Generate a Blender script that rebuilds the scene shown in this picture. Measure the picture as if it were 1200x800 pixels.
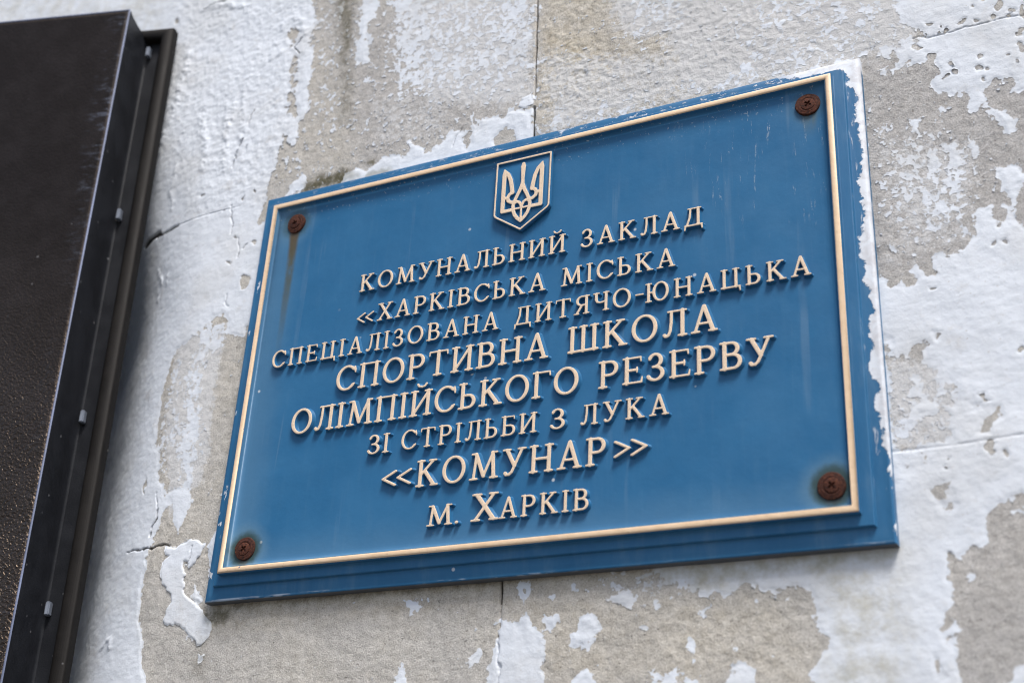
import bpy, bmesh, math
import numpy as np
from mathutils import Matrix, Vector

# ---------------------------------------------------------------- scene, camera, light
scene = bpy.context.scene
for o in list(bpy.data.objects):
    bpy.data.objects.remove(o)
COL = scene.collection
GZ = 1.80                       # height of the plaque's lower inner corner above the pavement

cam_data = bpy.data.cameras.new('camera')
cam = bpy.data.objects.new('camera', cam_data)
COL.objects.link(cam)
RC = ((0.89533205, 0.44220424, 0.05325347),
      (-0.15171489, 0.41519968, -0.89699042),
      (-0.4187638, 0.79502493, 0.43883055))
CX, CY, CZ = 0.74322478, -0.88118284, -0.30716266 + GZ
cam.matrix_world = Matrix(((RC[0][0], -RC[1][0], -RC[2][0], CX),
                           (RC[0][1], -RC[1][1], -RC[2][1], CY),
                           (RC[0][2], -RC[1][2], -RC[2][2], CZ), (0, 0, 0, 1)))
cam_data.sensor_fit = 'HORIZONTAL'
cam_data.sensor_width = 36.0
cam_data.lens = 46.083
cam_data.clip_start = 0.02
cam_data.clip_end = 2000
cam_data.dof.use_dof = True
cam_data.dof.focus_distance = 1.13
cam_data.dof.aperture_fstop = 5.0
scene.camera = cam

SUN_EL, SUN_AZ = math.radians(60), math.radians(140)      # azimuth from +Y towards +X
world = bpy.data.worlds.new('World')
scene.world = world
world.use_nodes = True
wn = world.node_tree
bg = wn.nodes['Background']
sky = wn.nodes.new('ShaderNodeTexSky')
sky.sky_type = 'NISHITA'
sky.sun_disc = False
sky.sun_elevation = SUN_EL
sky.sun_rotation = SUN_AZ
sky.air_density = 1.0
sky.dust_density = 3.5
sky.ozone_density = 1.0
wn.links.new(sky.outputs[0], bg.inputs[0])
bg.inputs[1].default_value = 0.075

sun_data = bpy.data.lights.new('sun', 'SUN')
sun_data.energy = 1.9
sun_data.angle = math.radians(16)
sun_data.color = (1.0, 0.97, 0.93)
sun = bpy.data.objects.new('sun', sun_data)
sd = Vector((math.sin(SUN_AZ) * math.cos(SUN_EL), math.cos(SUN_AZ) * math.cos(SUN_EL), math.sin(SUN_EL)))
sun.rotation_euler = sd.to_track_quat('Z', 'Y').to_euler()
sun.location = (3, -4, 8)
COL.objects.link(sun)

scene.render.engine = 'CYCLES'
scene.cycles.pixel_filter_type = 'BLACKMAN_HARRIS'
scene.cycles.filter_width = 1.05
scene.view_settings.view_transform = 'Standard'
scene.view_settings.look = 'None'
scene.view_settings.gamma = 1.0
scene.view_settings.exposure = 1.12

# ---------------------------------------------------------------- helpers
def tag(o, label=None, cat=None, group=None, kind=None):
    if label: o['label'] = label
    if cat: o['category'] = cat
    if group: o['group'] = group
    if kind: o['kind'] = kind
    return o

def empty(name, loc, parent=None):
    o = bpy.data.objects.new(name, None)
    o.empty_display_size = 0.02
    o.location = loc
    COL.objects.link(o)
    if parent: o.parent = parent
    return o

def link(name, mesh, parent=None, loc=(0, 0, 0)):
    o = bpy.data.objects.new(name, mesh)
    COL.objects.link(o)
    o.location = loc
    if parent: o.parent = parent
    return o

def finish(mesh, mats, angle=None):
    for m in (mats if isinstance(mats, (list, tuple)) else [mats]):
        mesh.materials.append(m)
    mesh.polygons.foreach_set('use_smooth', [True] * len(mesh.polygons))
    if angle is not None:
        mesh.set_sharp_from_angle(angle=math.radians(angle))
    mesh.update()
    return mesh

def from_bm(name, bm, mats, angle=35):
    bmesh.ops.recalc_face_normals(bm, faces=bm.faces)
    me = bpy.data.meshes.new(name)
    bm.to_mesh(me)
    bm.free()
    return finish(me, mats, angle)

class NT:
    """small node-tree builder"""
    def __init__(self, name):
        self.mat = bpy.data.materials.new(name)
        self.mat.use_nodes = True
        self.t = self.mat.node_tree
        self.b = self.t.nodes['Principled BSDF']
        self.tc = None
    def n(self, typ, **kw):
        x = self.t.nodes.new('ShaderNode' + typ)
        for k, v in kw.items(): setattr(x, k, v)
        return x
    def put(self, sock, v):
        if isinstance(v, bpy.types.NodeSocket): self.t.links.new(v, sock)
        elif isinstance(v, (tuple, list)) and sock.type == 'RGBA' and len(v) == 3: sock.default_value = (*v, 1)
        else: sock.default_value = v
    def m(self, op, a, b=0.0, c=0.0, clamp=False):
        x = self.n('Math', operation=op, use_clamp=clamp)
        self.put(x.inputs[0], a); self.put(x.inputs[1], b); self.put(x.inputs[2], c)
        return x.outputs[0]
    def step(self, v, lo, hi, a=0.0, b=1.0):
        x = self.n('MapRange', interpolation_type='SMOOTHSTEP')
        self.put(x.inputs['Value'], v)
        for k, q in zip(('From Min', 'From Max', 'To Min', 'To Max'), (lo, hi, a, b)): self.put(x.inputs[k], q)
        return x.outputs[0]
    def mix(self, f, a, b):
        x = self.n('Mix', data_type='RGBA')
        self.put(x.inputs[0], f); self.put(x.inputs[6], a); self.put(x.inputs[7], b)
        return x.outputs[2]
    def obj(self):
        if not self.tc: self.tc = self.n('TexCoord')
        return self.tc.outputs['Object']
    def scaled(self, s, off=(0, 0, 0)):
        x = self.n('Mapping'); self.put(x.inputs[0], self.obj())
        x.inputs['Scale'].default_value = s; x.inputs['Location'].default_value = off
        return x.outputs[0]
    def xyz(self):
        x = self.n('SeparateXYZ'); self.put(x.inputs[0], self.obj()); return x.outputs
    def noise(self, scale, detail=4, rough=.55, vec=None, dist=0):
        x = self.n('TexNoise'); self.put(x.inputs['Vector'], vec if vec else self.obj())
        x.inputs['Scale'].default_value = scale; x.inputs['Detail'].default_value = detail
        x.inputs['Roughness'].default_value = rough; x.inputs['Distortion'].default_value = dist
        return x.outputs['Fac']
    def voro(self, scale, vec=None, feature='F1'):
        x = self.n('TexVoronoi', feature=feature); self.put(x.inputs['Vector'], vec if vec else self.obj())
        x.inputs['Scale'].default_value = scale
        return x
    def attr(self, name):
        return self.n('Attribute', attribute_name=name).outputs['Fac']
    def bump(self, h, dist, strength=1.0, normal=None):
        x = self.n('Bump'); self.put(x.inputs['Height'], h)
        x.inputs['Distance'].default_value = dist; x.inputs['Strength'].default_value = strength
        if normal: self.put(x.inputs['Normal'], normal)
        return x.outputs[0]
    def out(self, color, rough, normal=None, metal=0.0, spec=None):
        self.put(self.b.inputs['Base Color'], color); self.put(self.b.inputs['Roughness'], rough)
        self.put(self.b.inputs['Metallic'], metal)
        if spec is not None: self.put(self.b.inputs['Specular IOR Level'], spec)
        if normal: self.put(self.b.inputs['Normal'], normal)
        return self.mat

# ---------------------------------------------------------------- materials
SCREWS = [(0.0273, 0.3543), (0.5386, 0.3553), (0.0233, 0.0219), (0.5407, 0.0231)]
BLUE = (0.0165, 0.113, 0.248)
WHITE = (0.66, 0.70, 0.755)

def mat_plaster():
    k = NT('bare_plaster')
    wash, yel, moss = k.attr('wash'), k.attr('yellow'), k.attr('moss')
    grey, crack, rag = k.attr('grey'), k.attr('crack'), k.attr('residue')
    fine = k.noise(230, 7, .72)
    vfine = k.noise(760, 4, .7)
    mid = k.noise(95, 5, .6)
    big = k.noise(14, 4, .55)
    pl = k.mix(k.step(mid, .3, .7), (0.43, 0.405, 0.36), (0.57, 0.545, 0.50))
    pl = k.mix(k.m('MULTIPLY', k.step(big, .35, .68), .55), pl, (0.45, 0.44, 0.425))
    pl = k.mix(yel, pl, k.mix(k.step(mid, .35, .65), (0.47, 0.405, 0.29), (0.60, 0.545, 0.44)))
    pl = k.mix(grey, pl, k.mix(k.step(mid, .3, .7), (0.36, 0.35, 0.345), (0.48, 0.47, 0.465)))
    pl = k.mix(k.m('MULTIPLY', k.step(k.noise(28, 6, .7), .5, .7), .35), pl, (0.33, 0.315, 0.29))
    grain = k.step(vfine, .34, .52)
    pl = k.mix(k.m('MULTIPLY', k.m('SUBTRACT', 1.0, grain), .42), pl, (0.17, 0.155, 0.14))
    pl = k.mix(k.m('MULTIPLY', k.step(vfine, .56, .68), .65), pl, (0.66, 0.64, 0.61))
    pits = k.m('MULTIPLY', k.step(k.noise(300, 3, .6), .33, .27), .7)
    pl = k.mix(pits, pl, (0.12, 0.11, 0.10))
    # thin limewash left in the pores of the plaster
    w = k.m('MULTIPLY', k.step(k.m('ADD', k.m('MULTIPLY', k.m('SUBTRACT', k.noise(210, 7, .75), .5), 1.5), wash), .14, .42), .85)
    pl = k.mix(w, pl, (0.60, 0.605, 0.61))
    # crumbs of paint that stayed on
    cr = k.step(k.m('ADD', k.m('MULTIPLY', k.m('SUBTRACT', k.noise(330, 7, .75), .5), 3.2), rag), -.02, .05)
    pl = k.mix(k.m('MULTIPLY', cr, .9), pl, (0.62, 0.65, 0.69))
    mo = k.m('MULTIPLY', moss, k.step(k.m('ADD', k.noise(120, 7, .75), k.m('MULTIPLY', moss, .2)), .45, .72))
    pl = k.mix(mo, pl, (0.070, 0.064, 0.034))
    pl = k.mix(k.m('MULTIPLY', k.m('MULTIPLY', moss, .45), k.step(big, .2, .8)), pl, (0.22, 0.20, 0.145))
    cm = k.step(k.m('ADD', crack, k.m('MULTIPLY', k.m('SUBTRACT', fine, .5), .25)), .35, .75)
    col = k.mix(k.m('MULTIPLY', cm, .9), pl, (0.055, 0.048, 0.04))
    h = k.m('ADD', k.m('MULTIPLY', vfine, .95), k.m('MULTIPLY', fine, k.m('ADD', .25, k.m('MULTIPLY', yel, 1.3))))
    h = k.m('ADD', h, k.m('MULTIPLY', cr, .3))
    h = k.m('SUBTRACT', h, k.m('MULTIPLY', pits, .6))
    return k.out(col, .95, k.bump(h, 0.0009, .9), spec=.25)

def mat_paint():
    k = NT('old_white_paint')
    moss, crack, dirty = k.attr('moss'), k.attr('crack'), k.attr('dirty')
    fine = k.noise(230, 6, .68)
    mid = k.noise(95, 5, .6)
    big = k.noise(14, 4, .55)
    pa = k.mix(k.m('MULTIPLY', k.step(mid, .45, .75), .35), WHITE, (0.58, 0.615, 0.66))
    pa = k.mix(k.m('MULTIPLY', k.step(big, .45, .7), .5), pa, (0.57, 0.58, 0.585))
    pa = k.mix(k.m('MULTIPLY', k.step(k.noise(45, 6, .7), .55, .72), .45), pa, (0.50, 0.49, 0.475))
    pa = k.mix(k.m('MULTIPLY', k.step(k.noise(330, 3, .6), .67, .72), .6), pa, (0.40, 0.37, 0.34))
    pa = k.mix(k.m('MULTIPLY', dirty, k.step(k.noise(60, 5, .65), .3, .75)), pa, (0.40, 0.38, 0.30))
    mo = k.m('MULTIPLY', moss, k.step(k.m('ADD', k.noise(160, 5, .65), k.m('MULTIPLY', moss, .25)), .38, .72))
    pa = k.mix(k.m('MULTIPLY', mo, .5), pa, (0.16, 0.15, 0.08))
    edge = k.m('MULTIPLY', k.step(k.attr('paint'), .22, .0), .3)
    pa = k.mix(edge, pa, (0.50, 0.48, 0.45))
    cm = k.step(k.m('ADD', crack, k.m('MULTIPLY', k.m('SUBTRACT', fine, .5), .25)), .35, .75)
    pa = k.mix(k.m('MULTIPLY', cm, .9), pa, (0.055, 0.048, 0.04))
    brush = k.noise(300, 4, .6, vec=k.scaled((.35, 1, 1.0)))
    h = k.m('ADD', k.m('MULTIPLY', k.noise(700, 4, .65), .35), k.m('ADD', k.m('MULTIPLY', fine, .2), k.m('MULTIPLY', brush, .25)))
    return k.out(pa, .72, k.bump(h, 0.0008, .9), spec=.3)

def blue_base(k):
    n1 = k.noise(13, 6, .62)
    n2 = k.noise(140, 4, .6, vec=k.scaled((1, 1, .12)))
    c = k.mix(k.step(n1, .3, .7), BLUE, (0.027, 0.135, 0.278))
    c = k.mix(k.m('MULTIPLY', k.step(n2, .5, .8), .12), c, (0.09, 0.20, 0.32))
    return c

def flecks(k, scale, lo, thr):
    v = k.voro(scale)
    sep = k.n('SeparateColor'); k.put(sep.inputs[0], v.outputs['Color'])
    return k.m('MULTIPLY', k.step(v.outputs['Distance'], lo, lo * .5), k.step(sep.outputs[0], thr, thr + .01))

def mat_panel():
    k = NT('blue_enamel_panel')
    x, y, z = k.xyz()
    c = blue_base(k)
    wob = k.m('MULTIPLY', k.m('SUBTRACT', k.noise(60, 4, .6), .5), .012)
    # light caught by the lower and left cove, painted in as paler blue
    bl = k.m('MULTIPLY', k.step(k.m('ADD', x, wob), .050, .012), .22)
    bb = k.m('MULTIPLY', k.step(k.m('ADD', z, wob), .042, .008), .18)
    c = k.mix(k.m('MAXIMUM', bl, bb), c, (0.17, 0.28, 0.36))
    # dried runs
    run = k.noise(70, 3, .6, vec=k.scaled((1, 1, .05)), dist=.3)
    runm = k.m('MULTIPLY', k.m('MULTIPLY', k.step(run, .60, .70), .13), k.step(k.noise(9, 2, .5), .45, .62))
    c = k.mix(runm, c, (0.30, 0.38, 0.44))
    streak = k.noise(150, 4, .7, vec=k.scaled((1, 1, .13)), dist=1.6)
    zone = k.m('MULTIPLY', k.m('MULTIPLY', k.step(x, .40, .46), k.step(z, .20, .31)), k.step(k.noise(30, 3, .5), .42, .60))
    c = k.mix(k.m('MULTIPLY', k.m('MULTIPLY', k.m('MULTIPLY', k.step(streak, .58, .66), k.step(k.noise(420, 4, .7), .42, .60)), zone), .6), c, (0.45, 0.50, 0.53))
    c = k.mix(k.m('MULTIPLY', flecks(k, 75, .14, .90), .75), c, (0.55, 0.58, 0.60))
    topd = k.m('MULTIPLY', k.step(z, .345, .371), k.step(k.noise(330, 4, .65), .62, .68))
    c = k.mix(k.m('MULTIPLY', topd, .6), c, (0.50, 0.52, 0.53))
    # rust round the screws
    rn = k.m('MULTIPLY', k.m('SUBTRACT', k.noise(170, 4, .6), .5), .006)
    drips = [(.165, .0062, .95, (.075, .074, .036)), (.034, .0085, .6, (.13, .13, .06)),
             (.022, .0075, .95, (.055, .030, .020)), (.021, .0085, .95, (.060, .034, .024))]
    halo = [.55, .25, .92, .90]
    for (sx, sz), (ln, wd, am, dc), hl in zip(SCREWS, drips, halo):
        dx = k.m('SUBTRACT', x, sx); dz = k.m('SUBTRACT', z, sz)
        r = k.m('ADD', k.m('SQRT', k.m('ADD', k.m('MULTIPLY', dx, dx), k.m('MULTIPLY', dz, dz))), rn)
        wide = k.m('MULTIPLY', k.step(r, .030, .014), .30 * (hl if hl > .3 else .25))
        c = k.mix(wide, c, (0.20, 0.30, 0.33))
        c = k.mix(k.m('MULTIPLY', k.step(r, .0200, .0118), hl), c, (0.028, 0.052, 0.044))
        lean = k.m('ADD', dx, k.m('MULTIPLY', k.m('SUBTRACT', k.noise(25, 2, .5), .5), .004))
        wz = k.step(dz, -ln, 0, wd * .65, wd)
        side = k.step(k.m('DIVIDE', k.m('ABSOLUTE', lean), wz), 1.15, .35)
        along = k.m('MULTIPLY', k.step(dz, -ln, -ln * .15), k.step(dz, .004, -.004))
        patch = k.step(k.noise(95, 5, .7, vec=k.scaled((1, 1, .35))), .22, .55)
        c = k.mix(k.m('MULTIPLY', k.m('MULTIPLY', k.m('MULTIPLY', side, along), am), patch), c, dc)
        if ln > .1:
            near = k.m('MULTIPLY', k.step(dz, -.055, -.006), k.step(dz, .004, -.004))
            c = k.mix(k.m('MULTIPLY', k.m('MULTIPLY', side, near), .55), c, (.095, .050, .024))
    nm = k.bump(k.m('ADD', k.noise(30, 3, .5), k.m('MULTIPLY', k.noise(420, 3, .6), .12)), .0012, .55)
    return k.out(c, k.step(k.noise(40, 4, .6), .3, .7, .36, .50), nm, spec=.32)

def mat_frame():
    k = NT('blue_enamel_frame')
    x, y, z = k.xyz()
    c = blue_base(k)
    pn = k.noise(110, 6, .66, dist=.4)
    pz = k.noise(26, 3, .55, vec=k.scaled((.3, 1, 1)))
    # white wall paint slopped over the right edge and the top right corner
    dr = k.m('SUBTRACT', .582, x)
    amt = k.m('ADD', k.m('MULTIPLY', k.step(z, .02, .18), .0080), k.m('MULTIPLY', k.m('SUBTRACT', pz, .5), .028))
    amt = k.m('ADD', amt, k.m('MULTIPLY', k.m('SUBTRACT', pn, .5), .015))
    amt = k.m('ADD', amt, k.m('MULTIPLY', k.step(z, .34, .385), .004))
    m1 = k.m('MULTIPLY', k.step(k.m('SUBTRACT', amt, dr), -.0006, .0004), k.step(y, .0165, .0150))
    dt = k.m('SUBTRACT', .3955, z)
    amt2 = k.m('ADD', k.m('MULTIPLY', k.step(x, .49, .565), .012), k.m('MULTIPLY', k.m('SUBTRACT', pn, .55), .020))
    m2 = k.m('MULTIPLY', k.step(k.m('SUBTRACT', amt2, dt), -.0006, .0004), k.step(x, .50, .53))
    # dashes dragged along the mouldings
    dash = k.noise(230, 4, .65, vec=k.scaled((1, 1, .16)))
    m3 = k.m('MULTIPLY', k.m('MULTIPLY', k.step(dash, .60, .66), k.step(dr, .015, .010)), k.step(z, -.005, .05))
    # splashes on the left edge
    m4 = k.m('MULTIPLY', k.m('MULTIPLY', k.step(x, -.0095, -.011), k.step(k.noise(160, 3, .6, vec=k.scaled((1, 1, .35))), .635, .65)), k.step(z, .33, .30))
    # worn lower arris
    scr = k.noise(120, 4, .65, vec=k.scaled((.18, 1, 1)))
    m5 = k.m('MULTIPLY', k.m('MULTIPLY', k.step(z, -.0185, -.0200), k.step(z, -.0222, -.0205)), k.step(scr, .52, .62))
    # speckles along the top
    m6 = k.m('MULTIPLY', k.m('MULTIPLY', k.step(z, .381, .386), k.step(k.noise(210, 6, .75, vec=k.scaled((.5, 1, 1))), .57, .61)), k.step(x, .10, .42, .2, .9))
    m6 = k.m('MAXIMUM', m6, k.m('MULTIPLY', flecks(k, 60, .12, .86), .8))
    w = k.m('MAXIMUM', k.m('MAXIMUM', k.m('MAXIMUM', m1, m2), k.m('MULTIPLY', m3, .6)), k.m('MAXIMUM', k.m('MAXIMUM', m4, k.m('MULTIPLY', m5, .45)), m6))
    rub = k.m('MULTIPLY', k.step(k.noise(60, 5, .65, vec=k.scaled((1, 1, .25))), .45, .75), .22)
    c = k.mix(rub, c, (0.17, 0.27, 0.36))
    c = k.mix(w, c, k.mix(k.step(pn, .35, .6), (0.54, 0.55, 0.58), WHITE))
    # grime under the lower edge
    c = k.mix(k.m('MULTIPLY', k.m('MULTIPLY', k.step(z, -.0208, -.0213), k.step(y, .0105, .012)), .85), c, (0.085, 0.078, 0.070))
    nm = k.bump(k.m('ADD', k.m('MULTIPLY', w, .5), k.m('MULTIPLY', k.noise(200, 4, .6, vec=k.scaled((1, 1, .3))), .4)), .0008, .7)
    return k.out(c, k.step(w, 0, 1, .42, .7), nm, spec=.32)

def mat_tan(name, worn):
    k = NT(name)
    n = k.noise(70, 5, .62)
    c = k.mix(k.step(n, .3, .75), *(((0.80, 0.60, 0.41), (0.74, 0.53, 0.34)) if worn else ((0.82, 0.645, 0.475), (0.77, 0.59, 0.42))))
    c = k.mix(k.m('MULTIPLY', k.step(k.noise(260, 4, .65), .58, .72), .35), c, (0.46, 0.30, 0.18))
    if worn:
        c = k.mix(k.step(k.noise(64, 5, .7), .69, .705), c, (0.05, 0.12, 0.24))
    nm = k.bump(k.m('ADD', k.m('MULTIPLY', k.noise(400, 3, .6), .3), k.noise(75, 4, .6)), .0009, .6)
    return k.out(c, .5, nm, spec=.4)

def mat_rust():
    k = NT('rusty_steel')
    n = k.noise(420, 6, .68)
    c = k.mix(k.step(n, .32, .68), (0.026, 0.011, 0.009), (0.115, 0.036, 0.019))
    info = k.n('ObjectInfo')
    c = k.mix(k.m('MULTIPLY', info.outputs['Random'], .55), c, (0.040, 0.016, 0.013))
    c = k.mix(k.m('MULTIPLY', k.step(k.noise(900, 3, .6), .6, .72), .6), c, (0.20, 0.085, 0.04))
    return k.out(c, .85, k.bump(k.m('ADD', n, k.noise(1300, 3, .6)), .0006, .9), spec=.25)

def mat_black(name, col, rough, pebble=False, spec=.5, metal=0.0):
    k = NT(name)
    n = k.noise(35, 5, .6)
    c = k.mix(k.step(n, .35, .7), col, tuple(v * 1.5 for v in col))
    c = k.mix(k.m('MULTIPLY', flecks(k, 60, .10, .80), .5), c, (0.22, 0.22, 0.23))
    if pebble:
        w = k.n('VectorMath', operation='ADD')
        nz = k.n('TexNoise'); k.put(nz.inputs['Vector'], k.obj()); nz.inputs['Scale'].default_value = 220
        sc = k.n('VectorMath', operation='SCALE'); k.put(sc.inputs[0], nz.outputs['Color']); sc.inputs['Scale'].default_value = .006
        k.put(w.inputs[0], k.obj()); k.put(w.inputs[1], sc.outputs[0])
        v = k.voro(400, vec=w.outputs[0], feature='SMOOTH_F1')
        h = k.m('ADD', k.m('SUBTRACT', 1.0, v.outputs['Distance']), k.m('MULTIPLY', k.noise(260, 4, .6), .6))
        x, y, z = k.xyz()
        scuff = k.m('MULTIPLY', k.step(k.noise(150, 6, .75, vec=k.scaled((.4, 1, 1))), .50, .70), k.m('MULTIPLY', k.step(k.m('ADD', x, k.m('MULTIPLY', k.noise(18, 3, .6), .03)), -.050, -.022), k.step(z, 2.05, 2.33, .15, 1.0)))
        c = k.mix(k.m('MULTIPLY', scuff, .6), c, (0.13, 0.15, 0.20))
        # matt at the top; gloss and warm tint lower down imitate a reflection
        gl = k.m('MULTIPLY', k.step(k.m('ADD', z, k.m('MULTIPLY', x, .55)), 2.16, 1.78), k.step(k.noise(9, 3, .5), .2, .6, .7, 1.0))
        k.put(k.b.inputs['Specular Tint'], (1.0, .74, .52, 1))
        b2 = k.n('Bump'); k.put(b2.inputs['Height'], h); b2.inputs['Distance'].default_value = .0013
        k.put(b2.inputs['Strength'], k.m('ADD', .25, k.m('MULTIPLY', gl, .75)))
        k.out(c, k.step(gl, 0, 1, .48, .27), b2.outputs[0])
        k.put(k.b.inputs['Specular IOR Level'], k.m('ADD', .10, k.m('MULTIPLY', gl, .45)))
        return k.mat
    return k.out(c, k.step(n, .3, .7, rough, rough + .12), k.bump(k.noise(700, 3, .6), .0004, .5), spec=spec, metal=metal)

M_PLASTER, M_PAINT, M_PANEL, M_FRAME = mat_plaster(), mat_paint(), mat_panel(), mat_frame()
M_BEAD, M_LETTER, M_RUST = mat_tan('tan_enamel_bead', True), mat_tan('tan_enamel_letters', False), mat_rust()
def mat_flank():
    k = NT('blue_enamel_flank')
    return k.out(blue_base(k), .4, spec=.32)
M_FLANK = mat_flank()
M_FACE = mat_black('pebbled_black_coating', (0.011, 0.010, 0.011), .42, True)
M_SIDE = mat_black('satin_black_steel', (0.010, 0.011, 0.014), .42, spec=.25)
M_RIM = mat_black('brown_black_rubber', (0.011, 0.010, 0.0095), .55, spec=.10)
M_TRIM = mat_black('scraped_steel_edge', (0.10, 0.12, 0.19), .5)
M_CLIP = mat_black('grey_plastic', (0.14, 0.16, 0.20), .45)

# ---------------------------------------------------------------- pavement
def mat_pavement():
    k = NT('pavement')
    c = k.mix(k.step(k.noise(1.7, 6, .6), .3, .7), (0.085, 0.082, 0.078), (0.125, 0.12, 0.112))
    c = k.mix(k.m('MULTIPLY', k.step(k.noise(130, 3, .6), .5, .7), .4), c, (0.06, 0.058, 0.055))
    return k.out(c, .9, k.bump(k.noise(60, 5, .6), .004, .6))
bm = bmesh.new()
bmesh.ops.create_grid(bm, x_segments=8, y_segments=8, size=400)
tag(link('pavement', from_bm('pavement', bm, mat_pavement(), None)), kind='structure')

# ---------------------------------------------------------------- numpy noise and distance fields
def perlin(x, z, seed):
    xi = np.floor(x).astype(np.int64); zi = np.floor(z).astype(np.int64)
    fx = (x - xi).astype(np.float32); fz = (z - zi).astype(np.float32)
    def grad(a, b, dx, dz):
        h = (a * 374761393 + b * 668265263 + seed * 974634777) & 0xffffffff
        h = ((h ^ (h >> 13)) * 1274126177) & 0xffffffff
        h = h ^ (h >> 16)
        an = (h & 0xffff).astype(np.float32) * np.float32(2 * math.pi / 65536)
        return np.cos(an) * dx + np.sin(an) * dz
    u = fx * fx * fx * (fx * (fx * 6 - 15) + 10); w = fz * fz * fz * (fz * (fz * 6 - 15) + 10)
    a = grad(xi, zi, fx, fz); b = grad(xi + 1, zi, fx - 1, fz)
    c = grad(xi, zi + 1, fx, fz - 1); d = grad(xi + 1, zi + 1, fx - 1, fz - 1)
    return (a + (b - a) * u) * (1 - w) + (c + (d - c) * u) * w

def fbm(x, z, size, octaves, seed, gain=.55):
    out = 0; amp = 1.0; f = 1.0 / size; tot = 0
    for i in range(octaves):
        out = out + perlin(x * f + 17.3 * i, z * f - 9.1 * i, seed + i) * amp
        tot += amp * amp; amp *= gain; f *= 2.03
    return out / math.sqrt(tot) * 2.6        # roughly unit spread

def cells(x, z, size, seed):
    """random value of the nearest jittered cell, -.5 .. .5"""
    x = x / size; z = z / size
    xi = np.floor(x).astype(np.int64); zi = np.floor(z).astype(np.int64)
    best = np.full(x.shape, 1e9, np.float32); val = np.zeros(x.shape, np.float32)
    for dx in (-1, 0, 1):
        for dz in (-1, 0, 1):
            cx, cz = xi + dx, zi + dz
            h = (cx * 374761393 + cz * 668265263 + seed * 974634777) & 0xffffffff
            h = ((h ^ (h >> 13)) * 1274126177) & 0xffffffff
            h = h ^ (h >> 16)
            d = (cx + (h & 1023) / 1023.0 - x) ** 2 + (cz + ((h >> 10) & 1023) / 1023.0 - z) ** 2
            m = d < best
            best = np.where(m, d, best).astype(np.float32)
            val = np.where(m, ((h >> 20) & 1023) / 1023.0 - .5, val).astype(np.float32)
    return val

def sstep(v, a, b):
    t = np.clip((v - a) / (b - a), 0, 1); return t * t * (3 - 2 * t)

def poly_sd(x, z, pts):
    d = np.full(x.shape, 1e9, np.float32); inside = np.zeros(x.shape, bool)
    n = len(pts)
    for i in range(n):
        (ax, az), (bx, bz) = pts[i], pts[(i + 1) % n]
        ex, ez = bx - ax, bz - az
        px, pz = x - ax, z - az
        t = np.clip((px * ex + pz * ez) / (ex * ex + ez * ez + 1e-12), 0, 1)
        d = np.minimum(d, (px - t * ex) ** 2 + (pz - t * ez) ** 2)
        cross = ((az > z) != (bz > z))
        if abs(ez) > 1e-9:
            inside ^= cross & (px < ex * (pz / ez))
    d = np.sqrt(d)
    return np.where(inside, d, -d)

def line_d(x, z, pts):
    d = np.full(x.shape, 1e9, np.float32)
    for (ax, az), (bx, bz) in zip(pts, pts[1:]):
        ex, ez = bx - ax, bz - az
        t = np.clip(((x - ax) * ex + (z - az) * ez) / (ex * ex + ez * ez + 1e-12), 0, 1)
        d = np.minimum(d, (x - ax - t * ex) ** 2 + (z - az - t * ez) ** 2)
    return np.sqrt(d)

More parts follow.
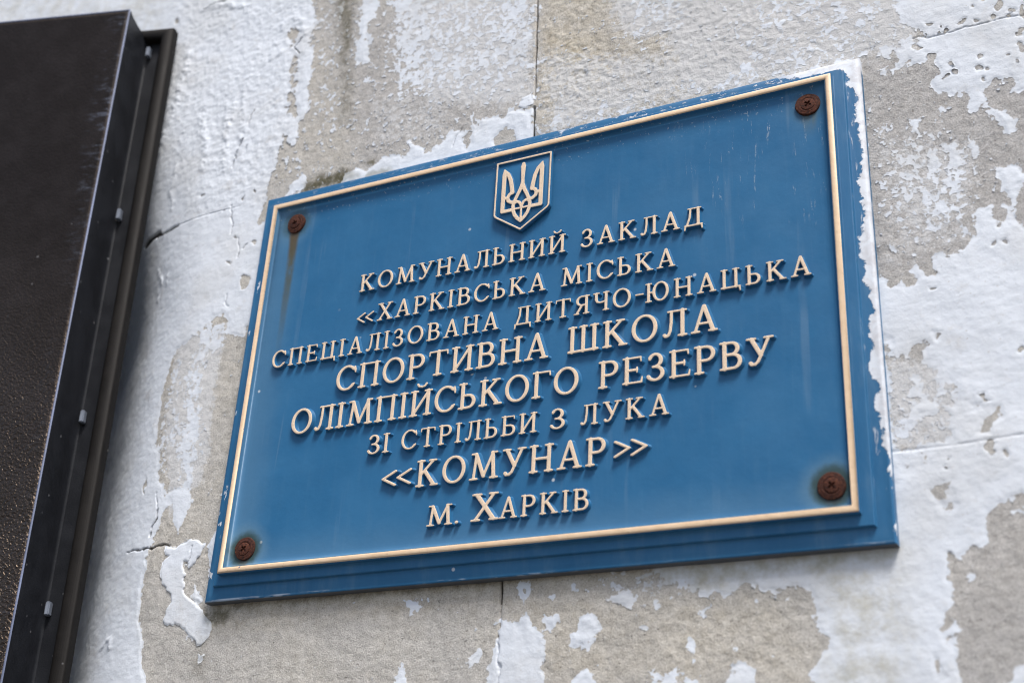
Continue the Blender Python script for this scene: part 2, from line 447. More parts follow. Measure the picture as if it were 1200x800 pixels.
# ---------------------------------------------------------------- the wall
# regions of flaking paint measured on the wall, metres in the wall's own plane:
# (paint +1 .. bare -1, edge softness mm, raggedness, extra coat thickness mm, outline)
PAINT_REGIONS = [
    (-0.62,1.5,0.7,0,[(-0.0169,0.737),(-0.005,0.6465),(0.003,0.6224),(-0.0046,0.6048),(0.0051,0.5844),(0.0074,0.5609),(0.0048,0.5335),(0.0065,0.4998),(-0.0006,0.4963),(-0.0008,0.4618),(-0.0093,0.4683),(-0.0196,0.485),(-0.0201,0.4743),(-0.0233,0.4536),(-0.0267,0.4279),(-0.0312,0.4029),(-0.0353,0.3761),(0.0717,0.3525),(0.2941,0.3413),(0.2795,0.4108),(0.2758,0.5017),(0.2731,0.632)]),
    (-0.28,18,0.6,0,[(-0.0021,0.7066),(0.0206,0.6985),(0.0337,0.5757),(0.0563,0.4703),(0.0338,0.4656),(0.0147,0.5251)]),
    (-0.05,22,0.62,0,[(0.0978,0.6714),(0.2675,0.6116),(0.2726,0.4924),(0.2335,0.4681),(0.1557,0.4851),(0.1245,0.4993),(0.1032,0.5544)]),
    (0.25,12,0.6,0,[(0.1045,0.669),(0.1287,0.6605),(0.1464,0.5632),(0.1445,0.4988),(0.1239,0.5048),(0.1107,0.5522)]),
    (0.15,12,0.6,0,[(0.231,0.5799),(0.265,0.5686),(0.2671,0.4941),(0.2407,0.502)]),
    (0.85,1.5,0.6,0,[(0.0562,0.6739),(0.0641,0.6006),(0.0629,0.5668),(0.0599,0.5564),(0.0715,0.5485),(0.0821,0.5475),(0.0761,0.5627),(0.0719,0.5981),(0.0809,0.6125),(0.0813,0.6652)]),
    (0.8,1.2,0.4,0,[(0.0755,0.5241),(0.0842,0.5304),(0.0867,0.5264),(0.078,0.5213)]),
    (0.9,1.5,0.6,0.2,[(0.06,0.4029),(0.0695,0.4077),(0.0836,0.4165),(0.0943,0.4108),(0.1036,0.4166),(0.1149,0.4218),(0.1382,0.4149),(0.1393,0.4328),(0.157,0.4212),(0.1625,0.4138),(0.1808,0.4221),(0.1891,0.4349),(0.1969,0.4328),(0.204,0.4259),(0.209,0.4216),(0.2093,0.4415),(0.2152,0.426),(0.2197,0.4267),(0.219,0.4369),(0.2309,0.4386),(0.2451,0.4318),(0.2511,0.4381),(0.2757,0.4333),(0.2782,0.4015),(0.2767,0.3454),(0.0688,0.3748)]),
    (-0.8,1.2,0.4,0,[(0.2373,0.4122),(0.2476,0.4203),(0.26,0.4092),(0.259,0.395),(0.2399,0.3999)]),
    (-0.8,1.2,0.4,0,[(0.1996,0.4221),(0.2069,0.4242),(0.2116,0.4111),(0.2056,0.4048)]),
    (-0.8,1.2,0.4,0,[(0.1589,0.4207),(0.1672,0.4246),(0.1672,0.4146),(0.1605,0.4143)]),
    (0.9,1.2,0.3,0.2,[(0.259,0.4418),(0.2639,0.4514),(0.2737,0.4546),(0.2754,0.4393),(0.2646,0.4383)]),
    (0.85,1.2,0.4,0,[(-0.011,0.3972),(0.0061,0.4169),(0.0125,0.4237),(0.0201,0.4218),(0.0181,0.414),(0.0112,0.4044),(-0.0003,0.3968)]),
    (-0.5,2,0.7,-0.3,[(-0.0353,0.6204),(-0.0264,0.6294),(-0.0194,0.6213),(-0.0214,0.6042),(-0.0276,0.6003)]),
    (-0.45,3,0.7,-0.4,[(-0.0227,0.5906),(-0.0133,0.5808),(-0.014,0.5558),(-0.0081,0.5315),(-0.006,0.5032),(-0.0173,0.5052),(-0.0225,0.5244),(-0.0192,0.5459),(-0.0252,0.5705)]),
    (-0.7,3,0.6,0,[(0.2731,0.632),(0.2748,0.5228),(0.2801,0.3991),(0.4247,0.3904),(0.5827,0.4062),(0.5968,0.4063),(0.6161,0.4039),(0.6349,0.4078),(0.6189,0.4235),(0.604,0.5122)]),
    (-0.05,25,0.6,0,[(0.351,0.6038),(0.4506,0.5677),(0.4251,0.4853),(0.3707,0.4927)]),
    (-0.2,20,0.6,0,[(0.4751,0.5589),(0.604,0.5122),(0.6183,0.4147),(0.5469,0.4098),(0.472,0.4138)]),
    (-0.15,8,0.6,0,[(0.2812,0.4298),(0.3423,0.4226),(0.3925,0.4161),(0.4088,0.3901),(0.2917,0.3932)]),
    (-0.05,8,0.6,0,[(0.4087,0.4181),(0.4644,0.4253),(0.5759,0.4118),(0.5022,0.4049),(0.4485,0.4021)]),
    (-0.8,1.2,0.4,0,[(0.4368,0.4194),(0.4448,0.4273),(0.4605,0.4236),(0.4612,0.4169),(0.4406,0.4043)]),
    (-0.78,1.3,0.55,0,[(0.5755,0.4048),(0.591,0.4036),(0.5967,0.4054),(0.5991,0.3994),(0.6029,0.3947),(0.6068,0.4006),(0.6112,0.394),(0.6119,0.385),(0.6076,0.3828),(0.6159,0.3838),(0.6176,0.3885),(0.6198,0.3809),(0.6328,0.3822),(0.6355,0.3901),(0.6434,0.3885),(0.6401,0.3817),(0.642,0.3726),(0.6395,0.3665),(0.6354,0.366),(0.6362,0.359),(0.6402,0.352),(0.6456,0.3529),(0.6476,0.3457),(0.6516,0.347),(0.6538,0.3422),(0.6593,0.3449),(0.6614,0.3401),(0.6642,0.3418),(0.6622,0.3349),(0.663,0.3298),(0.6681,0.3235),(0.6702,0.3245),(0.6747,0.3314),(0.673,0.3401),(0.6758,0.3492),(0.6827,0.3539),(0.6867,0.3494),(0.6922,0.3528),(0.6975,0.3438),(0.6952,0.3338),(0.6997,0.335),(0.7211,0.3329),(0.7061,0.2066),(0.684,0.2202),(0.6806,0.2269),(0.6748,0.2357),(0.6788,0.2273),(0.6767,0.2189),(0.6693,0.2235),(0.6662,0.2347),(0.6609,0.2314),(0.6554,0.2251),(0.6566,0.2189),(0.6531,0.2144),(0.6462,0.2062),(0.6397,0.2024),(0.6318,0.1981),(0.6259,0.2016),(0.6205,0.1968),(0.621,0.1878),(0.6135,0.1878),(0.6111,0.1972),(0.6072,0.1869),(0.6014,0.1785),(0.5983,0.1864),(0.5954,0.1826),(0.588,0.1855),(0.5846,0.1913),(0.5625,0.1919)]),
    (-0.14,28,0.66,0,[(0.5886,0.3369),(0.6339,0.3164),(0.6635,0.2574),(0.6467,0.2121),(0.6023,0.2064),(0.5859,0.2483)]),
    (0.08,18,0.66,0,[(0.6076,0.2748),(0.6524,0.2717),(0.6469,0.227),(0.6169,0.2298)]),
    (0.9,1.3,0.4,0.1,[(0.6755,0.3271),(0.6837,0.3208),(0.6923,0.3072),(0.6902,0.2935),(0.6842,0.3014),(0.6789,0.3108)]),
    (0.9,1.3,0.4,0.1,[(0.6757,0.2676),(0.6904,0.267),(0.698,0.259),(0.6902,0.2487),(0.6821,0.2303),(0.6813,0.2455)]),
    (0.8,1.2,0.4,0,[(0.6396,0.3003),(0.647,0.2968),(0.6518,0.2797),(0.6478,0.2768),(0.6424,0.2884)]),
    (0.8,1.2,0.5,0,[(0.6269,0.3036),(0.633,0.2988),(0.6322,0.2814),(0.6281,0.2872)]),
    (0.8,1.2,0.4,0,[(0.6163,0.3277),(0.6236,0.3274),(0.6208,0.3174),(0.6176,0.3191)]),
    (0.8,1.2,0.4,0,[(0.6267,0.3175),(0.6342,0.3123),(0.6312,0.3082)]),
    (0.8,1.2,0.4,0,[(0.6378,0.3318),(0.6415,0.3358),(0.6408,0.3211)]),
    (0.8,1.2,0.4,0,[(0.5953,0.3847),(0.5995,0.3861),(0.6012,0.3795),(0.5962,0.3783)]),
    (0.6,1.5,0.6,0,[(0.6549,0.2988),(0.6615,0.301),(0.6651,0.2858),(0.6596,0.2817)]),
    (0.8,1.2,0.4,0,[(0.66,0.2346),(0.6686,0.2349),(0.6699,0.2234),(0.66,0.2226)]),
    (0.8,1.2,0.4,0,[(0.6107,0.2002),(0.6152,0.1927),(0.6121,0.1859),(0.6086,0.1888)]),
    (-0.9,0.9,0.35,0.2,[(0.6293,0.3972),(0.628,0.3945),(0.6256,0.394),(0.6233,0.3959),(0.6226,0.3993),(0.6238,0.402),(0.6263,0.4025),(0.6285,0.4005)]),
    (-0.9,0.9,0.35,0.2,[(0.6325,0.3953),(0.6319,0.3946),(0.6304,0.3947),(0.629,0.3955),(0.6285,0.3966),(0.6292,0.3973),(0.6306,0.3972),(0.632,0.3964)]),
    (-0.9,0.9,0.35,0.2,[(0.6433,0.3894),(0.6428,0.387),(0.6402,0.3848),(0.637,0.3839),(0.6352,0.385),(0.6357,0.3874),(0.6383,0.3896),(0.6415,0.3905)]),
    (-0.9,0.9,0.35,0.2,[(0.6554,0.3737),(0.6544,0.371),(0.6524,0.3704),(0.6507,0.3721),(0.6502,0.3753),(0.6513,0.378),(0.6532,0.3787),(0.6549,0.3769)]),
    (-0.9,0.9,0.35,0.2,[(0.6559,0.3651),(0.6548,0.363),(0.6524,0.3627),(0.6502,0.3644),(0.6495,0.367),(0.6507,0.3691),(0.653,0.3693),(0.6552,0.3677)]),
    (-0.9,0.9,0.35,0.2,[(0.6497,0.364),(0.6492,0.3627),(0.6476,0.3618),(0.6457,0.3618),(0.6447,0.3628),(0.6452,0.3642),(0.6468,0.3651),(0.6487,0.365)]),
    (-0.9,0.9,0.35,0.2,[(0.678,0.3749),(0.6776,0.3729),(0.6758,0.3713),(0.6735,0.3712),(0.6721,0.3726),(0.6725,0.3747),(0.6744,0.3762),(0.6767,0.3763)]),
    (-0.9,0.9,0.35,0.2,[(0.6746,0.3629),(0.6735,0.3609),(0.6712,0.3606),(0.669,0.3622),(0.6683,0.3648),(0.6695,0.3668),(0.6718,0.3671),(0.6739,0.3655)]),
    (-0.9,0.9,0.35,0.2,[(0.6801,0.3618),(0.6796,0.3604),(0.678,0.3595),(0.6762,0.3596),(0.6752,0.3606),(0.6757,0.3619),(0.6773,0.3628),(0.6792,0.3628)]),
    (-0.9,0.9,0.35,0.2,[(0.6744,0.3546),(0.674,0.3536),(0.673,0.3534),(0.6722,0.3541),(0.6719,0.3554),(0.6724,0.3564),(0.6734,0.3566),(0.6742,0.3559)]),
    (-0.9,0.9,0.35,0.2,[(0.6949,0.419),(0.6925,0.4173),(0.6904,0.4181),(0.6898,0.4209),(0.6911,0.4242),(0.6935,0.4259),(0.6956,0.4251),(0.6961,0.4222)]),
    (-0.9,0.9,0.35,0.2,[(0.7056,0.4122),(0.7045,0.4107),(0.7022,0.4107),(0.7001,0.4121),(0.6994,0.4142),(0.7005,0.4157),(0.7028,0.4157),(0.7049,0.4142)]),
    (-0.9,0.9,0.35,0.2,[(0.6906,0.4084),(0.689,0.4073),(0.6871,0.4082),(0.6861,0.4106),(0.6865,0.4131),(0.6882,0.4142),(0.6901,0.4133),(0.6911,0.4109)]),
    (-0.9,0.9,0.35,0.2,[(0.6819,0.4288),(0.6812,0.4278),(0.6798,0.4277),(0.6784,0.4287),(0.678,0.4301),(0.6787,0.4311),(0.6801,0.4312),(0.6814,0.4302)]),
    (-0.9,0.9,0.35,0.2,[(0.7144,0.4102),(0.713,0.4063),(0.7107,0.4053),(0.7087,0.4078),(0.7082,0.4122),(0.7096,0.416),(0.712,0.417),(0.714,0.4146)]),
    (-0.9,0.9,0.35,0.2,[(0.7115,0.3912),(0.7099,0.3891),(0.7079,0.3893),(0.7067,0.3916),(0.707,0.3946),(0.7086,0.3967),(0.7106,0.3966),(0.7118,0.3943)]),
    (-0.9,0.9,0.35,0.2,[(0.7098,0.386),(0.7084,0.384),(0.7057,0.3838),(0.7032,0.3856),(0.7024,0.3883),(0.7037,0.3903),(0.7064,0.3904),(0.709,0.3886)]),
    (-0.9,0.9,0.35,0.2,[(0.7068,0.3767),(0.7059,0.3752),(0.7041,0.375),(0.7025,0.3763),(0.7019,0.3782),(0.7028,0.3798),(0.7047,0.3799),(0.7063,0.3787)]),
    (-0.9,0.9,0.35,0.2,[(0.7094,0.3709),(0.7082,0.3689),(0.7059,0.3686),(0.7039,0.3702),(0.7032,0.3728),(0.7044,0.3748),(0.7067,0.3751),(0.7087,0.3735)]),
    (-0.9,0.9,0.35,0.2,[(0.6958,0.3695),(0.695,0.3687),(0.6936,0.369),(0.6925,0.3702),(0.6923,0.3716),(0.6931,0.3724),(0.6945,0.3721),(0.6956,0.3709)]),
    (-0.9,0.9,0.35,0.2,[(0.7025,0.3614),(0.7017,0.3607),(0.7003,0.3612),(0.6993,0.3625),(0.6992,0.3639),(0.7,0.3645),(0.7014,0.3641),(0.7024,0.3628)]),
    (-0.9,0.9,0.35,0.2,[(0.6675,0.4144),(0.6668,0.4123),(0.6643,0.4109),(0.6615,0.4111),(0.66,0.4127),(0.6607,0.4148),(0.6632,0.4161),(0.666,0.416)]),
    (-0.9,0.9,0.35,0.2,[(0.6412,0.4194),(0.6405,0.4175),(0.6383,0.4165),(0.6358,0.4171),(0.6346,0.4189),(0.6353,0.4209),(0.6375,0.4219),(0.6399,0.4213)]),
    (-0.9,0.9,0.35,0.2,[(0.6491,0.4156),(0.6485,0.4146),(0.647,0.4145),(0.6457,0.4154),(0.6452,0.4169),(0.6459,0.4179),(0.6473,0.4179),(0.6487,0.417)]),
    (-0.9,0.9,0.35,0.2,[(0.6552,0.411),(0.6547,0.4089),(0.6526,0.4077),(0.6502,0.4079),(0.6489,0.4095),(0.6494,0.4116),(0.6515,0.4129),(0.6539,0.4126)]),
    (-0.9,0.9,0.35,0.2,[(0.6511,0.407),(0.6504,0.406),(0.649,0.406),(0.6476,0.4069),(0.6471,0.4083),(0.6478,0.4093),(0.6493,0.4094),(0.6506,0.4084)]),
    (-0.9,0.9,0.35,0.2,[(0.646,0.4104),(0.6453,0.4094),(0.6439,0.4093),(0.6425,0.4103),(0.642,0.4117),(0.6427,0.4127),(0.6442,0.4128),(0.6455,0.4118)]),
    (-0.9,0.9,0.35,0.2,[(0.6252,0.4109),(0.6239,0.4104),(0.622,0.4116),(0.6207,0.4138),(0.6208,0.4157),(0.6221,0.4161),(0.624,0.4149),(0.6253,0.4127)]),
    (-0.9,0.9,0.35,0.2,[(0.6748,0.425),(0.6739,0.4246),(0.6726,0.4253),(0.6714,0.4266),(0.6712,0.4278),(0.672,0.4282),(0.6734,0.4276),(0.6745,0.4263)]),
    (-0.9,0.9,0.35,0.2,[(0.7019,0.4073),(0.7012,0.4063),(0.6998,0.4063),(0.6985,0.4072),(0.6981,0.4085),(0.6988,0.4096),(0.7002,0.4096),(0.7015,0.4087)]),
    (-0.9,0.9,0.35,0.2,[(0.6798,0.4086),(0.6788,0.4082),(0.677,0.4089),(0.6754,0.4103),(0.6749,0.4115),(0.6758,0.4119),(0.6777,0.4112),(0.6793,0.4098)]),
    (-0.9,0.9,0.35,0.2,[(0.6503,0.0445),(0.649,0.0406),(0.6469,0.0392),(0.6451,0.0411),(0.6447,0.0452),(0.6459,0.0491),(0.6481,0.0505),(0.6499,0.0486)]),
    (-0.9,0.9,0.35,0.2,[(0.6498,0.0395),(0.6489,0.0374),(0.6472,0.0366),(0.6457,0.0377),(0.6453,0.04),(0.6462,0.0422),(0.6478,0.0429),(0.6493,0.0418)]),
    (-0.9,0.9,0.35,0.2,[(0.6607,0.0361),(0.6592,0.0361),(0.6574,0.0379),(0.6563,0.0403),(0.6567,0.042),(0.6582,0.0419),(0.66,0.0402),(0.661,0.0377)]),
    (-0.9,0.9,0.35,0.2,[(0.6242,0.1741),(0.6234,0.1732),(0.6216,0.1731),(0.6199,0.1739),(0.6193,0.175),(0.6201,0.1759),(0.6219,0.176),(0.6235,0.1752)]),
    (-0.9,0.9,0.35,0.2,[(0.6782,0.1142),(0.6774,0.112),(0.6761,0.1112),(0.6751,0.1124),(0.6748,0.1148),(0.6756,0.1171),(0.6769,0.1178),(0.678,0.1167)]),
    (-0.9,0.9,0.35,0.2,[(0.6685,0.2045),(0.6679,0.2031),(0.6665,0.2027),(0.6653,0.2036),(0.665,0.2052),(0.6657,0.2066),(0.667,0.207),(0.6682,0.2061)]),
    (-0.9,0.9,0.35,0.2,[(0.6777,0.2032),(0.6769,0.2019),(0.6754,0.2015),(0.674,0.2025),(0.6736,0.2041),(0.6744,0.2055),(0.6759,0.2058),(0.6773,0.2049)]),
    (-0.9,0.9,0.35,0.2,[(0.6746,0.2164),(0.6741,0.2155),(0.6733,0.2152),(0.6725,0.2158),(0.6722,0.2169),(0.6727,0.2179),(0.6736,0.2181),(0.6744,0.2175)]),
    (-0.9,0.9,0.35,0.2,[(0.6218,0.0391),(0.6212,0.0383),(0.6199,0.0381),(0.6188,0.0386),(0.6183,0.0395),(0.6189,0.0404),(0.6202,0.0406),(0.6213,0.0401)]),
    (-0.9,0.9,0.35,0.2,[(0.6183,0.0332),(0.6179,0.0323),(0.6171,0.032),(0.6163,0.0325),(0.616,0.0334),(0.6165,0.0343),(0.6173,0.0345),(0.6181,0.0341)]),
    (-0.9,0.9,0.35,0.2,[(0.6385,0.1663),(0.6384,0.1661),(0.6381,0.166),(0.6379,0.1662),(0.6379,0.1665),(0.638,0.1667),(0.6382,0.1667),(0.6384,0.1666)]),
    (-0.9,0.9,0.35,0.2,[(0.6407,0.0476),(0.6406,0.0474),(0.6403,0.0473),(0.6402,0.0475),(0.6401,0.0477),(0.6402,0.0479),(0.6404,0.048),(0.6406,0.0479)]),
    (-0.45,2,0.6,-0.2,[(0.5812,0.1431),(0.586,0.1394),(0.5865,0.1294),(0.5937,0.1261),(0.5974,0.1262),(0.6001,0.1286),(0.604,0.1321),(0.6114,0.1323),(0.613,0.1299),(0.6106,0.122),(0.6083,0.1161),(0.612,0.11),(0.6179,0.1091),(0.6163,0.1039),(0.6181,0.0968),(0.6162,0.089),(0.6241,0.0979),(0.6287,0.0959),(0.633,0.0912),(0.6326,0.0813),(0.6293,0.0765),(0.6242,0.0792),(0.6211,0.0776),(0.6228,0.0695),(0.6253,0.0593),(0.6282,0.0524),(0.5844,0.0502),(0.5809,0.0685)]),
    (0.75,1.5,0.5,0.1,[(0.5991,0.101),(0.6022,0.1013),(0.6039,0.0922),(0.5996,0.0915)]),
    (0.8,1.5,0.55,0.1,[(0.5989,0.0828),(0.6085,0.0895),(0.6157,0.0837),(0.6213,0.0789),(0.6133,0.0761),(0.603,0.0742),(0.595,0.0633),(0.5907,0.0705),(0.5962,0.0785)]),
    (0.5,4,0.6,0,[(0.5827,0.0683),(0.5918,0.0691),(0.595,0.0633),(0.5852,0.0613)]),
    (-0.8,1.5,0.4,0.4,[(0.6439,0.0601),(0.6458,0.0676),(0.6519,0.0713),(0.6595,0.0735),(0.6596,0.0689),(0.6524,0.0654),(0.6481,0.0563),(0.6426,0.0583)]),
    (-0.3,2,0.6,0,[(0.6378,0.0805),(0.6454,0.0755),(0.6396,0.075)]),
    (-0.85,1.2,0.4,0.4,[(0.6157,0.1393),(0.6254,0.139),(0.6213,0.1334)]),
    (-0.85,1.0,0.3,0.3,[(0.6442,0.0862),(0.6489,0.0868),(0.6472,0.0818),(0.6526,0.0784),(0.6458,0.0794)]),
    (-0.15,6,0.6,-0.2,[(0.5818,0.0473),(0.5913,0.0474),(0.593,0.0375),(0.5891,0.0334),(0.5835,0.0386)]),
    (-0.3,4,0.6,-0.2,[(0.5996,0.0464),(0.6079,0.0466),(0.6059,0.0378),(0.6,0.0366)]),
    (-0.85,1.8,0.5,0,[(0.6881,0.0096),(0.6637,0.0087),(0.6551,0.0053),(0.6466,0.0032),(0.6405,-0.0023),(0.6381,-0.0094),(0.6395,-0.0173),(0.6342,-0.0258),(0.6285,-0.0223),(0.6238,-0.0309),(0.6191,-0.0335),(0.613,-0.0389),(0.6111,-0.0477),(0.6139,-0.0537),(0.612,-0.0624),(0.6079,-0.0708),(0.605,-0.0792),(0.6075,-0.0879),(0.6122,-0.0967),(0.6141,-0.1107),(0.6095,-0.1485),(0.6688,-0.15)]),
    (0.8,1.5,0.5,0,[(0.6303,-0.0098),(0.6374,-0.0056),(0.6388,-0.0131),(0.6306,-0.0183)]),
    (0.8,1.5,0.5,0,[(0.6259,-0.0203),(0.6365,-0.014),(0.6391,-0.0215),(0.6299,-0.0254)]),
    (0.75,1.5,0.5,0,[(0.6221,-0.0485),(0.6281,-0.0431),(0.628,-0.0501)]),
    (0.7,1.5,0.6,0,[(0.6078,-0.0851),(0.6153,-0.0741),(0.6168,-0.0817),(0.6115,-0.0927)]),
    (0.8,1.8,0.5,0,[(0.641,-0.1173),(0.6483,-0.1068),(0.6696,-0.1013),(0.6644,-0.1447),(0.6381,-0.144)]),
    (0.8,1.5,0.4,0,[(0.6601,0.0005),(0.6736,0.0003),(0.6728,-0.0068),(0.6647,-0.0066)]),
    (-0.5,2,0.6,0,[(0.6056,0.0194),(0.6164,0.0245),(0.6198,0.0235),(0.6181,0.0174),(0.6216,0.0058),(0.6191,0.003),(0.6128,0.0098)]),
    (-0.75,1.5,0.5,0,[(0.5978,-0.0987),(0.601,-0.1),(0.6035,-0.1091),(0.599,-0.11)]),
    (-0.9,1,0.3,0.3,[(0.617,-0.0315),(0.6158,-0.0337),(0.6134,-0.0341),(0.6116,-0.0323),(0.6119,-0.0298),(0.6139,-0.0283),(0.6162,-0.0291)]),
    (-0.9,1,0.3,0.3,[(0.6175,-0.0387),(0.6165,-0.0405),(0.6146,-0.0408),(0.6132,-0.0394),(0.6134,-0.0373),(0.615,-0.0362),(0.6168,-0.0368)]),
    (-0.9,1,0.3,0.3,[(0.6155,-0.048),(0.6143,-0.0502),(0.6119,-0.0506),(0.6102,-0.0489),(0.6104,-0.0463),(0.6124,-0.0449),(0.6147,-0.0456)]),
    (-0.9,1,0.3,0.3,[(0.6088,-0.0795),(0.6081,-0.0808),(0.6067,-0.081),(0.6056,-0.08),(0.6058,-0.0785),(0.607,-0.0777),(0.6083,-0.0781)]),
    (-0.85,1.6,0.5,0,[(-0.0408,-0.0052),(-0.0468,-0.0281),(-0.0282,-0.0633),(-0.0192,-0.0895),(-0.0094,-0.1604),(0.5094,-0.1681),(0.5146,-0.1206),(0.518,-0.1093),(0.5142,-0.1033),(0.5217,-0.0949),(0.5294,-0.0823),(0.5227,-0.0742),(0.5203,-0.062),(0.5168,-0.0465),(0.5059,-0.0439),(0.4873,-0.0444),(0.4749,-0.039),(0.4588,-0.0422),(0.4523,-0.0456),(0.4459,-0.0413),(0.4413,-0.0454),(0.423,-0.0409),(0.4197,-0.0342),(0.415,-0.039),(0.4042,-0.0363),(0.396,-0.0278),(0.3822,-0.0181),(0.3536,-0.0008),(-0.0458,-0.0048)]),
    (-0.3,14,0.6,0,[(0.354,-0.0144),(0.396,-0.0179),(0.4362,-0.0406),(0.3962,-0.0538),(0.3545,-0.0345)]),
    (0.95,1.4,0.5,0.1,[(0.2716,-0.0502),(0.2772,-0.0559),(0.2831,-0.055),(0.2893,-0.06),(0.2925,-0.0515),(0.2977,-0.0525),(0.2996,-0.06),(0.3084,-0.0618),(0.3113,-0.0777),(0.3098,-0.0906),(0.3144,-0.0972),(0.3143,-0.141),(0.2688,-0.1398),(0.2649,-0.095),(0.2685,-0.082),(0.2719,-0.0657)]),
    (0.9,1.3,0.5,0.1,[(0.3102,-0.0527),(0.3159,-0.0511),(0.3245,-0.0516),(0.3241,-0.0589),(0.3184,-0.0592),(0.3135,-0.0635)]),
    (0.95,1.3,0.5,0.1,[(0.3301,-0.0658),(0.3357,-0.0648),(0.3397,-0.0566),(0.3481,-0.0551),(0.3565,-0.0544),(0.3554,-0.066),(0.3503,-0.0811),(0.3446,-0.0795),(0.3404,-0.0774),(0.3313,-0.0788),(0.3332,-0.0724)]),
    (0.9,1.3,0.5,0.1,[(0.2869,-0.0295),(0.2888,-0.0248),(0.2963,-0.0247),(0.2988,-0.0304),(0.2953,-0.0349),(0.2918,-0.0387)]),
    (-0.8,1,0.3,0.1,[(0.2914,-0.0305),(0.2943,-0.0294),(0.2938,-0.0334)]),
    (0.9,1.3,0.5,0.1,[(0.3646,-0.0432),(0.3721,-0.0398),(0.379,-0.0376),(0.3839,-0.0432),(0.3812,-0.0489),(0.3723,-0.0502)]),
    (0.8,1.3,0.5,0,[(0.4327,-0.0575),(0.4393,-0.0522),(0.4412,-0.0536),(0.4386,-0.0604)]),
    (0.7,1.4,0.6,0,[(0.4228,-0.0818),(0.428,-0.0747),(0.4326,-0.0768),(0.4293,-0.0853)]),
    (0.9,1,0.3,0,[(0.3876,-0.066),(0.3916,-0.065),(0.3943,-0.067),(0.391,-0.0687)]),
    (0.9,1.3,0.5,0.1,[(0.333,-0.1056),(0.339,-0.0983),(0.3492,-0.0925),(0.3537,-0.1052),(0.3507,-0.1419),(0.3344,-0.1415)]),
    (0.45,2,0.7,0,[(0.3914,-0.1068),(0.4019,-0.095),(0.4065,-0.1044),(0.4163,-0.0957),(0.424,-0.1052),(0.4343,-0.1026),(0.4351,-0.1441),(0.3918,-0.143)]),
    (0.8,1.6,0.6,0.1,[(0.4543,-0.1106),(0.4583,-0.1007),(0.4671,-0.0951),(0.4757,-0.1003),(0.4754,-0.1103),(0.472,-0.145),(0.4537,-0.1445)]),
    (0.8,1.3,0.5,0,[(0.1853,-0.0326),(0.1979,-0.03),(0.1973,-0.0405),(0.1898,-0.0449)]),
    (0.8,1.3,0.5,0,[(0.1779,-0.0991),(0.1841,-0.0832),(0.1898,-0.0916),(0.1961,-0.138),(0.1821,-0.1376)]),
    (0.75,1.3,0.6,0,[(0.2439,-0.0841),(0.2543,-0.0713),(0.2571,-0.0781),(0.2488,-0.089)]),
    (0.85,1,0.3,0,[(0.2029,-0.0325),(0.2059,-0.0306),(0.2071,-0.0342),(0.2039,-0.0346)]),
    (0.75,1,0.5,0,[(0.3182,-0.0385),(0.3168,-0.0403),(0.3139,-0.0401),(0.3124,-0.0381),(0.3138,-0.0364),(0.3167,-0.0366)]),
    (0.75,1,0.5,0,[(0.3388,-0.032),(0.3378,-0.0333),(0.3357,-0.0332),(0.3345,-0.0317),(0.3356,-0.0304),(0.3377,-0.0305)]),
    (0.75,1,0.5,0,[(0.3496,-0.0341),(0.3486,-0.0355),(0.3464,-0.0353),(0.3453,-0.0338),(0.3463,-0.0325),(0.3485,-0.0327)]),
    (0.75,1,0.5,0,[(0.3762,-0.0348),(0.3748,-0.0365),(0.3721,-0.0363),(0.3706,-0.0344),(0.372,-0.0327),(0.3748,-0.0329)]),
    (0.75,1,0.5,0,[(0.405,-0.0511),(0.404,-0.0524),(0.402,-0.0523),(0.4009,-0.0509),(0.4019,-0.0496),(0.404,-0.0497)]),
    (0.75,1,0.5,0,[(0.4636,-0.0859),(0.4623,-0.0875),(0.4598,-0.0874),(0.4586,-0.0856),(0.4599,-0.084),(0.4624,-0.0841)]),
    (0.75,1,0.5,0,[(0.4505,-0.0778),(0.4495,-0.0791),(0.4476,-0.079),(0.4467,-0.0776),(0.4477,-0.0764),(0.4496,-0.0765)]),
    (0.75,1,0.5,0,[(0.4906,-0.0933),(0.4896,-0.0945),(0.4878,-0.0944),(0.4869,-0.0931),(0.4879,-0.0919),(0.4897,-0.092)]),
    (0.75,1,0.5,0,[(0.5013,-0.0516),(0.5004,-0.0528),(0.4985,-0.0527),(0.4976,-0.0513),(0.4986,-0.0501),(0.5005,-0.0502)]),
    (0.75,1,0.5,0,[(0.4764,-0.0535),(0.4754,-0.0548),(0.4735,-0.0546),(0.4726,-0.0533),(0.4736,-0.052),(0.4755,-0.0522)]),
    (0.75,1,0.5,0,[(0.4357,-0.0905),(0.434,-0.0925),(0.4308,-0.0924),(0.4292,-0.0902),(0.4309,-0.0881),(0.4341,-0.0883)]),
    (0.75,1,0.5,0,[(0.4566,-0.0609),(0.4559,-0.0617),(0.4546,-0.0616),(0.454,-0.0607),(0.4547,-0.0599),(0.4559,-0.06)]),
    (0.75,1,0.5,0,[(0.2513,-0.0611),(0.2506,-0.062),(0.2491,-0.0619),(0.2482,-0.0609),(0.2489,-0.06),(0.2504,-0.0601)]),
    (0.75,1,0.5,0,[(0.2419,-0.0873),(0.2412,-0.0882),(0.2397,-0.0881),(0.2389,-0.0872),(0.2396,-0.0863),(0.2411,-0.0864)]),
